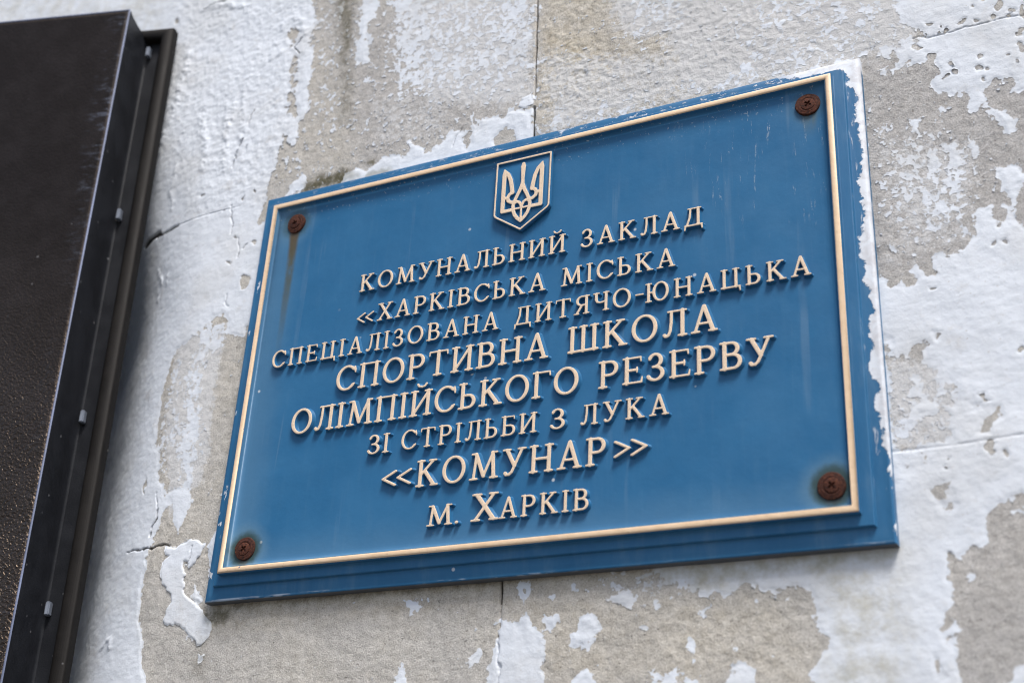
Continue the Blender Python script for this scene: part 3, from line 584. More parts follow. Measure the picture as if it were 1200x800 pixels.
    (-0.72,1.6,0.5,0,[(-0.0057,0.2627),(-0.0131,0.264),(-0.0255,0.2587),(-0.0283,0.2451),(-0.0363,0.2493),(-0.049,0.2505),(-0.0576,0.2739),(-0.0627,0.2786),(-0.0725,0.2795),(-0.0741,0.2711),(-0.0836,0.2651),(-0.0939,0.2573),(-0.1069,0.2518),(-0.1204,0.2436),(-0.1247,0.2282),(-0.1273,0.2051),(-0.1244,0.1725),(-0.1182,0.1446),(-0.1059,0.108),(-0.0945,0.0938),(-0.0861,0.0784),(-0.0919,0.0723),(-0.097,0.0627),(-0.0992,0.0496),(-0.1007,0.0382),(-0.0301,0.0384),(-0.0186,0.0648),(0.0019,0.2171)]),
    (0.3,5,0.6,-0.4,[(-0.0826,0.2707),(-0.0561,0.266),(-0.0521,0.2445),(-0.0723,0.2291),(-0.0753,0.2019),(-0.0619,0.155),(-0.0627,0.103),(-0.0664,0.0573),(-0.0731,0.0554),(-0.0784,0.0709),(-0.0763,0.1046),(-0.0912,0.1411),(-0.09,0.1858),(-0.0921,0.2323)]),
    (0.85,1.3,0.4,0.1,[(-0.0927,0.0808),(-0.0884,0.0846),(-0.0781,0.0742),(-0.0766,0.0624),(-0.0703,0.0519),(-0.067,0.0648),(-0.0657,0.073),(-0.0582,0.0856),(-0.0745,0.0958),(-0.0914,0.0934)]),
    (-0.2,4,0.6,-0.3,[(-0.1244,0.1725),(-0.1237,0.2186),(-0.111,0.2354),(-0.0959,0.2143),(-0.0912,0.1411),(-0.0942,0.1066),(-0.11,0.1171)]),
    (-0.9,1.2,0.4,0.8,[(-0.1011,0.0399),(-0.1024,0.0318),(-0.1015,0.0235),(-0.1008,0.0113),(-0.1037,-0.0069),(-0.0968,-0.0326),(-0.0862,-0.0656),(-0.0747,-0.0908),(-0.0582,-0.1597),(0.004,-0.1606),(-0.0136,-0.0897),(-0.0244,-0.0635),(-0.0418,-0.0475),(-0.0198,-0.0145),(-0.0321,0.0385)]),
    (0.95,1.0,0.35,0.5,[(-0.0815,0.0381),(-0.0748,0.04),(-0.0352,0.0396),(-0.0364,0.0261),(-0.0414,0.0217),(-0.046,0.0205),(-0.0504,0.0177),(-0.0562,0.0222),(-0.0538,0.0156),(-0.0477,0.0095),(-0.051,0.0019),(-0.0537,-0.0042),(-0.0422,-0.0129),(-0.0318,-0.0214),(-0.0219,-0.0282),(-0.014,-0.0348),(-0.0141,-0.0491),(-0.0199,-0.0577),(-0.027,-0.0596),(-0.0343,-0.0517),(-0.039,-0.0423),(-0.0476,-0.038),(-0.0533,-0.0338),(-0.0585,-0.0366),(-0.0651,-0.0331),(-0.0671,-0.0283),(-0.0655,-0.0128),(-0.0735,0.0012),(-0.0816,0.0154),(-0.0818,0.0259),(-0.077,0.0312),(-0.0836,0.0342)]),
    (-0.9,0.9,0.3,0.5,[(-0.0537,0.01),(-0.045,0.0204),(-0.0364,0.0261),(-0.0309,0.0176),(-0.0297,0.0018),(-0.0383,-0.0132),(-0.05,-0.0029)]),
    (0.9,1.0,0.4,0.3,[(-0.0427,-0.0105),(-0.0402,0.001),(-0.0361,-0.0094),(-0.029,-0.0162),(-0.0331,-0.0197)]),
    (0.85,1.2,0.5,0,[(-0.0261,-0.0641),(-0.0172,-0.0616),(-0.0158,-0.0691),(-0.0218,-0.0718)]),
    (-0.8,1,0.3,0.3,[(-0.1313,0.1039),(-0.1258,0.112),(-0.1198,0.1043),(-0.1272,0.1043),(-0.1268,0.0982)]),
    (-0.9,0.8,0.3,0.5,[(-0.1119,0.4297),(-0.1128,0.4283),(-0.1161,0.4275),(-0.1193,0.4277),(-0.12,0.4289),(-0.1177,0.4301),(-0.1141,0.4305)]),
    (-0.9,0.8,0.3,0.5,[(-0.0547,0.4099),(-0.0558,0.408),(-0.0574,0.4083),(-0.0584,0.4104),(-0.058,0.413),(-0.0565,0.4139),(-0.055,0.4126)]),
    (-0.9,0.8,0.3,0.5,[(-0.0805,0.4028),(-0.0812,0.4019),(-0.0831,0.4021),(-0.0848,0.4032),(-0.085,0.4043),(-0.0836,0.4047),(-0.0816,0.404)]),
    (-0.9,0.8,0.3,0.5,[(-0.0589,0.366),(-0.0594,0.3651),(-0.0608,0.3652),(-0.062,0.3661),(-0.0623,0.3672),(-0.0612,0.3676),(-0.0597,0.3671)]),
    (-0.9,0.8,0.3,0.5,[(-0.0329,0.3545),(-0.0331,0.3527),(-0.0353,0.3518),(-0.0378,0.3525),(-0.0389,0.3543),(-0.0376,0.3559),(-0.0349,0.3559)]),
    (-0.9,0.8,0.3,0.5,[(-0.2008,0.6915),(-0.2017,0.6888),(-0.205,0.6891),(-0.2083,0.6922),(-0.209,0.6958),(-0.2067,0.6971),(-0.203,0.6952)]),
    (-0.9,0.8,0.3,0.5,[(-0.0331,0.3062),(-0.0368,0.3003),(-0.0426,0.3011),(-0.0463,0.308),(-0.045,0.3158),(-0.0396,0.3187),(-0.0344,0.3144)]),
    (-0.9,0.8,0.3,0.5,[(-0.0609,0.3351),(-0.0617,0.3341),(-0.064,0.3343),(-0.0661,0.3355),(-0.0664,0.3369),(-0.0646,0.3373),(-0.0622,0.3366)]),
    (-0.9,0.8,0.3,0.5,[(-0.0427,0.4152),(-0.0439,0.4146),(-0.0464,0.4156),(-0.0482,0.4173),(-0.048,0.4186),(-0.0459,0.4184),(-0.0435,0.4169)]),
]
GROOVES = [
    (0.9,5,1,[(0.2721,0.6323),(0.2759,0.4812)]),
    (0.6,5,0.7,[(0.2759,0.4812),(0.2767,0.4488)]),
    (1.1,5,1,[(0.2769,0.4359),(0.278,0.3968)]),
    (1.0,5,1,[(0.2711,-0.0186),(0.2717,-0.0393)]),
    (0.5,1.5,0.6,[(0.2717,-0.0393),(0.2717,-0.0623),(0.2735,-0.1018),(0.2756,-0.1337)]),
    (0.6,0.9,0.8,[(-0.1362,0.0397),(-0.1103,0.0399)]),
    (0.8,2,0.9,[(-0.1103,0.0399),(-0.0949,0.0393),(-0.0779,0.0403)]),
    (0.9,0.45,0.3,[(0.5795,0.0495),(0.6256,0.0492),(0.6429,0.0499),(0.6796,0.0521)]),
    (0.45,0.8,0.5,[(0.6233,0.4087),(0.6517,0.406),(0.6783,0.4063),(0.7172,0.4066)]),
    (4,4,0.9,[(-0.209,0.4036),(-0.1899,0.4038),(-0.1817,0.4041)]),
    (2,3,0.8,[(-0.1849,0.4027),(-0.1634,0.4012),(-0.1485,0.4022)]),
    (0.4,0.6,0.3,[(-0.1485,0.4022),(-0.1007,0.4031),(-0.0619,0.4037)]),
    (1.0,4,0.9,[(-0.074,0.4905),(-0.0763,0.4779),(-0.0797,0.4656),(-0.08,0.4548)]),
    (0.6,1.2,0.9,[(-0.0643,0.5259),(-0.0694,0.5093)]),
    (0.5,1.2,0.9,[(-0.0736,0.4075),(-0.0681,0.3833),(-0.0684,0.3731)]),
    (0.5,0.9,0.8,[(-0.0572,0.3656),(-0.0525,0.3514),(-0.0536,0.3396)]),
    (0.5,0.9,0.8,[(-0.0589,0.2983),(-0.0587,0.2914),(-0.055,0.283)]),
    (0.5,0.9,0.8,[(-0.0445,0.3548),(-0.0492,0.3507)]),
    (0.9,4,1,[(-0.1009,0.0758),(-0.1013,0.0682),(-0.1038,0.0609),(-0.1036,0.0509)]),
    (0.5,0.9,0.8,[(-0.1073,0.0952),(-0.1009,0.0758)]),
    (1.0,4,0.9,[(-0.1653,0.6978),(-0.1522,0.7012),(-0.1349,0.7018)]),
    (0.8,3,0.9,[(-0.0152,0.6082),(-0.0216,0.5984),(-0.0144,0.5881)]),
    (0.5,1.5,0.8,[(-0.05,0.0353),(-0.052,0.0258),(-0.0548,0.0204)]),
    (0.4,1,0.7,[(-0.0306,0.0312),(-0.0325,0.0257)]),
    (0.5,0.9,0.8,[(0.1988,0.4323),(0.1929,0.4239),(0.1909,0.4145)]),
    (0.6,2,0.7,[(-0.0655,0.4806),(-0.0674,0.4723)]),
]
RIDGES = [
    (7,2.2,[(-0.1744,0.6368),(-0.1762,0.6092),(-0.1788,0.5859),(-0.1826,0.5691)]),
    (4,2,[(-0.18,0.5684),(-0.1851,0.5462),(-0.1928,0.525),(-0.1974,0.5123)]),
    (3,1.6,[(-0.1646,0.4835),(-0.1671,0.4563),(-0.1622,0.4278)]),
    (6,1.5,[(-0.1402,0.5514),(-0.1268,0.5077),(-0.1212,0.4672)]),
    (6,1.5,[(-0.0978,0.5397),(-0.0962,0.4997),(-0.0917,0.4566)]),
    (4,1.2,[(-0.0751,0.6089),(-0.0828,0.5527),(-0.0748,0.4885)]),
    (3,1.2,[(-0.1708,0.345),(-0.1696,0.3243)]),
    (4,1.5,[(-0.1643,0.6988),(-0.136,0.6946),(-0.0992,0.6799)]),
    (5,1.2,[(-0.0445,0.6352),(-0.0283,0.642),(-0.0067,0.6114)]),
    (3,1.2,[(-0.0502,0.6132),(-0.051,0.5898),(-0.0386,0.5978)]),
    (2,1.2,[(-0.1757,0.3616),(-0.1691,0.3426)]),
    (2,1.0,[(-0.1544,0.3438),(-0.1549,0.3357)]),
    (3,1.2,[(-0.1516,-0.0451),(-0.1369,-0.042),(-0.137,-0.0498)]),
]
TINTS = [
    ('yellow',0.9,40,[(0.2854,0.5299),(0.3402,0.5022),(0.3672,0.4444),(0.3592,0.4226),(0.2902,0.4273)]),
    ('yellow',0.35,30,[(0.2731,0.632),(0.2844,0.3999),(0.5757,0.4083),(0.507,0.5473)]),
    ('yellow',0.5,12,[(-0.0147,-0.0164),(0.5195,-0.0156),(0.5127,-0.0307),(0.3545,-0.0345),(0.1231,-0.0392),(-0.0186,-0.0451)]),
    ('yellow',0.25,20,[(0.2816,-0.0291),(0.5059,-0.0457),(0.5091,-0.1118),(0.3147,-0.1036)]),
    ('moss',1,7,[(0.0169,0.4154),(0.0628,0.4206),(0.0901,0.4048),(0.0655,0.3996),(0.0137,0.4017)]),
    ('moss',0.8,10,[(0.0183,0.6994),(0.0453,0.6898),(0.054,0.5695),(0.0496,0.5372),(0.0405,0.5736)]),
    ('moss',0.6,12,[(0.0405,0.5736),(0.0562,0.5688),(0.067,0.4674),(0.0563,0.4703)]),
    ('moss',0.8,3,[(0.0882,0.4204),(0.103,0.4218),(0.1001,0.4124)]),
    ('moss',1,4,[(0.0946,0.4087),(0.1196,0.4066),(0.1274,0.3977),(0.0858,0.3988)]),
    ('moss',0.8,5,[(-0.0267,-0.0233),(0.0051,-0.0224),(0.0007,-0.0387),(-0.0194,-0.0412)]),
    ('moss',0.35,8,[(-0.0345,-0.0365),(-0.0153,-0.0377),(-0.0098,-0.0899),(-0.0282,-0.0818)]),
    ('moss',0.4,5,[(0.4688,-0.0265),(0.5793,-0.0185),(0.5799,-0.0259),(0.4877,-0.0331)]),
    ('moss',0.55,4,[(0.532,-0.1012),(0.5448,-0.1007),(0.5474,-0.1134),(0.5354,-0.1129)]),
    ('moss',0.5,3,[(0.2782,0.4015),(0.3345,0.3999),(0.3363,0.3938),(0.2793,0.3964)]),
    ('moss',0.6,5,[(-0.0186,-0.0207),(0.354,-0.0157),(0.3959,-0.0146),(0.3542,-0.0225),(-0.0127,-0.0273)]),
    ('moss',0.4,10,[(-0.0283,0.2451),(-0.011,0.2636),(-0.0053,0.2002),(-0.0214,0.1495),(-0.0314,0.1773)]),
    ('grey',0.8,20,[(0.5758,0.4101),(0.7249,0.3645),(0.7037,0.1856),(0.5621,0.1845)]),
    ('grey',0.5,15,[(0.5813,0.1445),(0.6394,0.1345),(0.631,0.0457),(0.5783,0.049)]),
    ('grey',0.6,25,[(0.6108,0.0132),(0.689,0.0168),(0.6663,-0.1705),(0.595,-0.1694)]),
    ('grey',0.65,25,[(0.0098,0.6536),(0.265,0.5686),(0.2732,0.4125),(0.0843,0.4112)]),
    ('wash',0.8,25,[(0.3373,0.6087),(0.4506,0.5677),(0.4251,0.4853),(0.3707,0.4927)]),
    ('wash',0.75,30,[(0.3911,0.5893),(0.6458,0.4971),(0.6176,0.4061),(0.5612,0.4055),(0.4718,0.4046),(0.4248,0.4088)]),
    ('wash',0.42,20,[(0.2795,0.5006),(0.425,0.4561),(0.4718,0.4046),(0.2915,0.398)]),
    ('wash',0.6,20,[(0.0978,0.6714),(0.2675,0.6116),(0.2716,0.4423),(0.1568,0.4744)]),
    ('wash',0.45,12,[(0.5835,0.1229),(0.6375,0.1141),(0.631,0.0457),(0.5819,0.0499)]),
    ('wash',0.3,20,[(0.5914,0.3277),(0.6677,0.2994),(0.646,0.2048),(0.5892,0.2016)]),
    ('wash',0.25,10,[(0.083,0.5057),(0.1857,0.4766),(0.1803,0.4272),(0.1012,0.4376)]),
    ('wash',0.7,12,[(-0.1152,0.2552),(-0.057,0.2595),(-0.0524,0.1018),(-0.0815,0.0712),(-0.1113,0.1616)]),
    ('dirty',0.8,15,[(0.525,-0.0286),(0.5787,-0.027),(0.585,-0.0924),(0.5662,-0.1198),(0.5235,-0.1181),(0.5315,-0.0777)]),
    ('dirty',0.9,8,[(0.3821,-0.0134),(0.5796,-0.0148),(0.5782,-0.033),(0.3962,-0.0441)]),
    ('dirty',0.5,25,[(-0.6019,0.9487),(-0.2406,0.8179),(-0.224,0.6797),(-0.5491,0.782)]),
    ('lump',1,30,[(-0.2129,0.7808),(-0.0155,0.7113),(-0.0006,0.4963),(-0.0187,0.4052),(-0.1066,0.4045),(-0.1849,0.5)]),
]

WALL_Y = 0.0215
def axis(lo, hi, step, far_lo, far_hi):
    mid = list(np.arange(lo, hi, step))
    out = [hi]; s = step
    while out[-1] < far_hi: s = min(s * 1.10, .03); out.append(out[-1] + s)
    out[-1] = far_hi
    back = [lo - step]; s = step
    while back[-1] > far_lo: s = min(s * 1.10, .03); back.append(back[-1] - s)
    back[-1] = far_lo
    return np.array(back[::-1] + mid + out)

def build_wall():
    xs = axis(-.58, .76, .00095, -3.2, 3.4)
    zs = axis(-.16, .88, .00095, -GZ - .02, 2.6)
    nx, nz = len(xs), len(zs)
    X, Z = np.meshgrid(xs, zs)
    X = X.astype(np.float32); Z = Z.astype(np.float32)
    XW = X + .0022 * fbm(X, Z, .020, 3, 11) + .0006 * fbm(X, Z, .005, 2, 21)
    ZW = Z + .0022 * fbm(X, Z, .020, 3, 12) + .0006 * fbm(X, Z, .005, 2, 22)
    fine_area = (X > -.6) & (X < .78) & (Z > -.18) & (Z < .9)
    far = fbm(X, Z, .35, 3, 5)
    bias = np.where(fine_area, 1.0, np.clip(.4 + far, -.9, 1.0)).astype(np.float32)
    amp = np.full(X.shape, .45, np.float32); thick = np.full(X.shape, 1.0, np.float32)
    att = {k: np.zeros(X.shape, np.float32) for k in ('yellow', 'moss', 'grey', 'wash', 'dirty', 'lump', 'crack', 'residue')}
    def window(pts, pad):
        px = [p[0] for p in pts]; pz = [p[1] for p in pts]
        i0 = max(np.searchsorted(xs, min(px) - pad) - 1, 0); i1 = np.searchsorted(xs, max(px) + pad) + 1
        j0 = max(np.searchsorted(zs, min(pz) - pad) - 1, 0); j1 = np.searchsorted(zs, max(pz) + pad) + 1
        return np.s_[j0:j1, i0:i1]
    for val, soft, am, th, pts in PAINT_REGIONS:
        s = (soft + (3.6 if am > .36 else .3)) * .001
        w = window(pts, s + .012)
        m = sstep(poly_sd(XW[w], ZW[w], pts), -s, s)
        bias[w] += (val - bias[w]) * m
        amp[w] += (am - amp[w]) * m
        thick[w] += th * sstep(poly_sd(XW[w], ZW[w], pts), -.012, .004)
    for key, val, soft, pts in TINTS:
        s = soft * .001
        w = window(pts, s + .01)
        m = sstep(poly_sd(XW[w], ZW[w], pts), -s, s) * val
        att[key][w] = np.maximum(att[key][w], m)
    fleck = .62 * fbm(X, Z, .013, 4, 31, .62) + .75 * fbm(X, Z, .0052, 3, 35, .7)
    F = bias + amp * 1.05 * np.clip(fleck, -2.2, 2.2) * np.where(bias > 0, .55, .8)
    cw, cz = XW + .0016 * fbm(X, Z, .006, 3, 61), ZW + .0016 * fbm(X, Z, .006, 3, 62)
    F = F + amp * (.85 * cells(cw, cz, .0062, 3) + .95 * cells(cw, cz, .0030, 4))
    F = np.clip(F, -1.5, 1.5).astype(np.float32)
    att['residue'] = np.clip((F + .10) * .9, -1, .0).astype(np.float32) - .22
    F = np.where((X > .004) & (X < .556) & (Z > .004) & (Z < .375), -1.5, F)        # nothing left to paint behind the plaque
    mask = sstep(F, -.10, .12)
    thick = np.clip(thick, .25, 2.6) * np.clip(np.abs(bias) * 1.3 - .2, .12, 1)
    rough = fbm(X, Z, .0075, 3, 41)
    wide = fbm(X, Z, .10, 3, 42)
    orange = fbm(X, Z, .016, 3, 43)
    ridged = np.clip(1 - np.abs(fbm(X, Z * .55, .034, 4, 44)), -1, 1)
    h = (.20 + .30 * att['yellow']) * rough + .5 * wide
    body = .45 * thick + .07 + .5 * att['lump']
    curl = np.clip(fbm(X, Z, .030, 3, 51) * .8 + .25, 0, 1.6) * thick * np.exp(-np.clip(F, 0, 2) / .22) * .75
    coat = body + curl + .09 * orange - (.10 * rough) * (1 - att['lump']) + att['lump'] * (.28 * ridged + .10 * rough)
    for wd, hg, pts in RIDGES:
        s = wd * .001
        w = window(pts, s * 2.5)
        d = line_d(XW[w], ZW[w], pts)
        coat[w] += .7 * hg * np.exp(-(d / s) ** 2) * (.75 + .22 * rough[w] + .25 * orange[w])
    for wd, dp, dirt, pts in GROOVES:
        s = max(wd, .75) * .001
        w = window(pts, s * 3 + .004)
        q = 0.0 if dirt <= .4 or dp >= 5 and wd < 2 and len(pts) < 4 else .6
        d = line_d(XW[w] * q + X[w] * (1 - q), ZW[w] * q + Z[w] * (1 - q), pts)
        m = 1 - sstep(d, s * .45, s * 1.15)
        h[w] -= dp * m
        att['crack'][w] = np.maximum(att['crack'][w], (1 - sstep(d, s * .35, s * 1.5)) * dirt * min(1, wd / .7))
    hw = np.where(fine_area, h, h * .6) * .001
    # the masonry rounds back towards the recess behind the metal panel
    rise = sstep(Z, .64, .26)
    d = np.clip(-.078 - .05 * (1 - rise) - X, 0, None)
    back_off = np.where(d < .13, 2.9 * d * d, 2.9 * .13 * .13 + .754 * (d - .13))
    Y = WALL_Y - hw + np.clip(back_off, 0, .16) * rise * sstep(X, -.62, -.30)
    coat = np.clip(coat, .08, 6) * .001
    n = nx * nz
    co = np.empty((n, 3), np.float32)
    co[:, 0] = X.ravel(); co[:, 1] = Y.ravel(); co[:, 2] = Z.ravel()
    idx = np.arange(n).reshape(nz, nx)
    quads = np.stack([idx[:-1, :-1], idx[:-1, 1:], idx[1:, 1:], idx[1:, :-1]], -1).reshape(-1, 4)
    # the body of the wall behind its face
    ring = np.concatenate([idx[0, :], idx[1:, -1], idx[-1, -2::-1], idx[-2:0:-1, 0]])
    back = co[ring].copy(); back[:, 1] = .42
    rb = n + np.arange(len(ring)); r2 = np.roll(ring, -1); rb2 = np.roll(rb, -1)
    sides = np.stack([ring, rb, rb2, r2], -1)
    allco = np.concatenate([co, back])
    nq = len(quads) + len(sides); nr = len(ring)
    loops = np.concatenate([quads.ravel(), sides.ravel(), rb]).astype(np.int32)
    starts = np.concatenate([np.arange(nq) * 4, [nq * 4]]).astype(np.int32)
    me = bpy.data.meshes.new('wall')
    me.vertices.add(len(allco)); me.vertices.foreach_set('co', allco.ravel())
    me.loops.add(len(loops)); me.loops.foreach_set('vertex_index', loops)
    me.polygons.add(nq + 1); me.polygons.foreach_set('loop_start', starts)
    me.update(calc_edges=True)
    for k, v in att.items():
        if k in ('lump', 'dirty'): continue
        a = me.attributes.new(k, 'FLOAT', 'POINT')
        a.data.foreach_set('value', np.concatenate([v.ravel().astype(np.float32), np.zeros(nr, np.float32)]))
    finish(me, M_PLASTER)

    # the paint: a sheet of its own, cut along the outline of what has not flaked off
    YC = Y - coat
    IN = F > 0
    vid = np.full((nz, nx), -1, np.int64); vid[IN] = np.arange(IN.sum()); base = int(IN.sum())
    pos = [np.stack([X[IN], YC[IN], Z[IN]], 1)]
    extra = {k: [v[IN]] for k, v in (('paint', F), ('moss', att['moss']), ('crack', att['crack']), ('dirty', att['dirty']))}
    src = {'paint': F, 'moss': att['moss'], 'crack': att['crack'], 'dirty': att['dirty']}
    def crossing(a, b):
        nonlocal base
        m = IN[a] != IN[b]
        t = np.clip(F[a][m] / (F[a][m] - F[b][m]), .04, .96)
        out = np.full(m.shape, -1, np.int64); out[m] = base + np.arange(m.sum()); base += int(m.sum())
        lerp = lambda q: q[a][m] + (q[b][m] - q[a][m]) * t
        pos.append(np.stack([lerp(X), lerp(YC), lerp(Z)], 1))
        for k in extra: extra[k].append(lerp(src[k]))
        return out
    hid = crossing(np.s_[:, :-1], np.s_[:, 1:])
    ved = crossing(np.s_[:-1, :], np.s_[1:, :])
    ntop = base
    corner = [vid[:-1, :-1], vid[:-1, 1:], vid[1:, 1:], vid[1:, :-1]]
    edge = [hid[:-1, :], ved[:, 1:], hid[1:, :], ved[:, :-1]]
    code = (IN[:-1, :-1] * 1 + IN[:-1, 1:] * 2 + IN[1:, 1:] * 4 + IN[1:, :-1] * 8)
    polys, rims = {}, []
    for c in range(1, 16):
        m = code == c
        if not m.any(): continue
        loop = []
        for q in range(4):
            n0, n1 = bool(c >> q & 1), bool(c >> ((q + 1) % 4) & 1)
            if n0: loop.append(('c', q))
            if n0 != n1: loop.append(('e', q))
        arr = [(corner if k == 'c' else edge)[q][m] for k, q in loop]
        polys.setdefault(len(loop), []).append(np.stack(arr, -1))
        for i in range(len(loop)):
            j = (i + 1) % len(loop)
            if loop[i][0] == 'e' and loop[j][0] == 'e':
                rims.append(np.stack([arr[i], arr[j]], -1))
    top = np.concatenate(pos)
    rims = np.concatenate(rims)
    ru, inv = np.unique(rims.ravel(), return_inverse=True)
    low = top[ru].copy(); low[:, 1] += .00045                       # the broken edge shows the thickness of the coat
    lowi = ntop + inv.reshape(-1, 2)
    polys.setdefault(4, []).append(np.stack([rims[:, 1], rims[:, 0], lowi[:, 0], lowi[:, 1]], -1))
    cv = np.concatenate([top, low]).astype(np.float32)
    lp, st, at_ = [], [], 0
    for k in sorted(polys):
        a = np.concatenate(polys[k]); lp.append(a.ravel()); st.append(at_ + np.arange(len(a)) * k); at_ += a.size
    pm = bpy.data.meshes.new('paint_coat')
    pm.vertices.add(len(cv)); pm.vertices.foreach_set('co', cv.ravel())
    lp = np.concatenate(lp).astype(np.int32); st = np.concatenate(st).astype(np.int32)
    pm.loops.add(len(lp)); pm.loops.foreach_set('vertex_index', lp)
    pm.polygons.add(len(st)); pm.polygons.foreach_set('loop_start', st)
    pm.update(calc_edges=True)
    for k, v in extra.items():
        v = np.concatenate(v)
        a = pm.attributes.new(k, 'FLOAT', 'POINT')
        a.data.foreach_set('value', np.concatenate([v, v[ru]]).astype(np.float32))
    finish(pm, M_PAINT, 55)
    return me, pm
wall_mesh, coat_mesh = build_wall()
wall = link('wall', wall_mesh, loc=(0, 0, GZ))
link('paint_coat', coat_mesh, wall)
tag(wall, 'old masonry wall with flaking white paint over grey and yellowed plaster', 'wall')

# ---------------------------------------------------------------- the blue plaque
TW, TH = 0.56, 0.379
plaque = empty('wall_plaque', (TW / 2, WALL_Y, GZ - .0215))
tag(plaque, 'blue enamelled plaque with raised tan lettering and a trident emblem, screwed to the flaking wall', 'plaque')
PO = Vector((-TW / 2, -WALL_Y, .0215))                 # plaque drawing origin seen from its base
def part(name, mesh, parent=None, at=(0, 0, 0)):
    if parent is None or parent is plaque:
        return link(name, mesh, plaque, PO + Vector(at))
    return link(name, mesh, parent, at)

MARG = (0.018, 0.0215, 0.0215, 0.017)                  # frame width left, right, bottom, top
def rect_ring(bm, ins, y):
    """ring of four corners; ins > 0 is metres inside the tan border's outer edge, ins < 0 a fraction of the frame"""
    l, r, b, t = [(-ins * m if ins < 0 else -ins) for m in MARG]
    return [bm.verts.new(p) for p in ((-l, y, -b), (TW + r, y, -b), (TW + r, y, TH + t), (-l, y, TH + t))]
def sweep(profile, cap=False):
    bm = bmesh.new()
    rings = [rect_ring(bm, i, y) for i, y in profile]
    for a, b in zip(rings, rings[1:]):
        for i in range(4):
            j = (i + 1) % 4
            bm.faces.new((a[i], a[j], b[j], b[i]))
    if cap: bm.faces.new(rings[-1])
    return bm
def arc_profile(i0, i1, ybase, yside, ytop, n=6):
    """half-round bead from inset i0 to i1"""
    pr = [(i0, ybase)]
    for k in range(n + 1):
        a = math.pi * (1 - k / n)
        pr.append(((i0 + i1) / 2 + (i1 - i0) / 2 * math.cos(a), yside + (ytop - yside) * math.sin(a) ** .5))
    pr.append((i1, ybase))
    return pr
frame_prof = [(-1.0, .0235), (-1.0, .0144), (-.985, .0131), (-.955, .0124), (-.90, .0119), (-.70, .0113), (-.47, .0107), (-.435, .0105),
              (-.415, .0100), (-.405, .0086), (-.39, .0078), (-.36, .0074), (-.18, .0070), (-.05, .0068), (-.02, .0067), (.0000, .0065), (.0002, .0019), (.0004, .0015), (.0009, .0016), (.0009, .012)]
part('frame', from_bm('frame', sweep(frame_prof), M_FRAME, 24))
part('border_bead', from_bm('border_bead', sweep(arc_profile(0.0006, .0056, .0075, .0022, .0)), M_BEAD, 60))
panel_prof = [(.0050, .0090), (.0050, .0017), (.0059, .0014), (.0062, .0022), (.0068, .0038), (.0080, .0052), (.0098, .0060), (.0122, .0064), (.016, .0066), (.024, .0067)]
part('panel', from_bm('panel', sweep(panel_prof, True), M_PANEL, 60))

# ---------------------------------------------------------------- raised shapes from stroke distance fields
def stroke_field(strokes):
    segs = []
    for st in strokes:
        for a, b in zip(st, st[1:]): segs.append((*a, *b))
    segs = np.array(segs, np.float64)
    def f(x, z):
        out = np.full(np.shape(x), 1e9)
        for ax, az, aw, bx, bz, bw in segs:
            ex, ez = bx - ax, bz - az
            t = np.clip(((x - ax) * ex + (z - az) * ez) / (ex * ex + ez * ez + 1e-12), 0, 1)
            out = np.minimum(out, np.hypot(x - ax - t * ex, z - az - t * ez) - (aw + t * (bw - aw)))
        return out
    return f

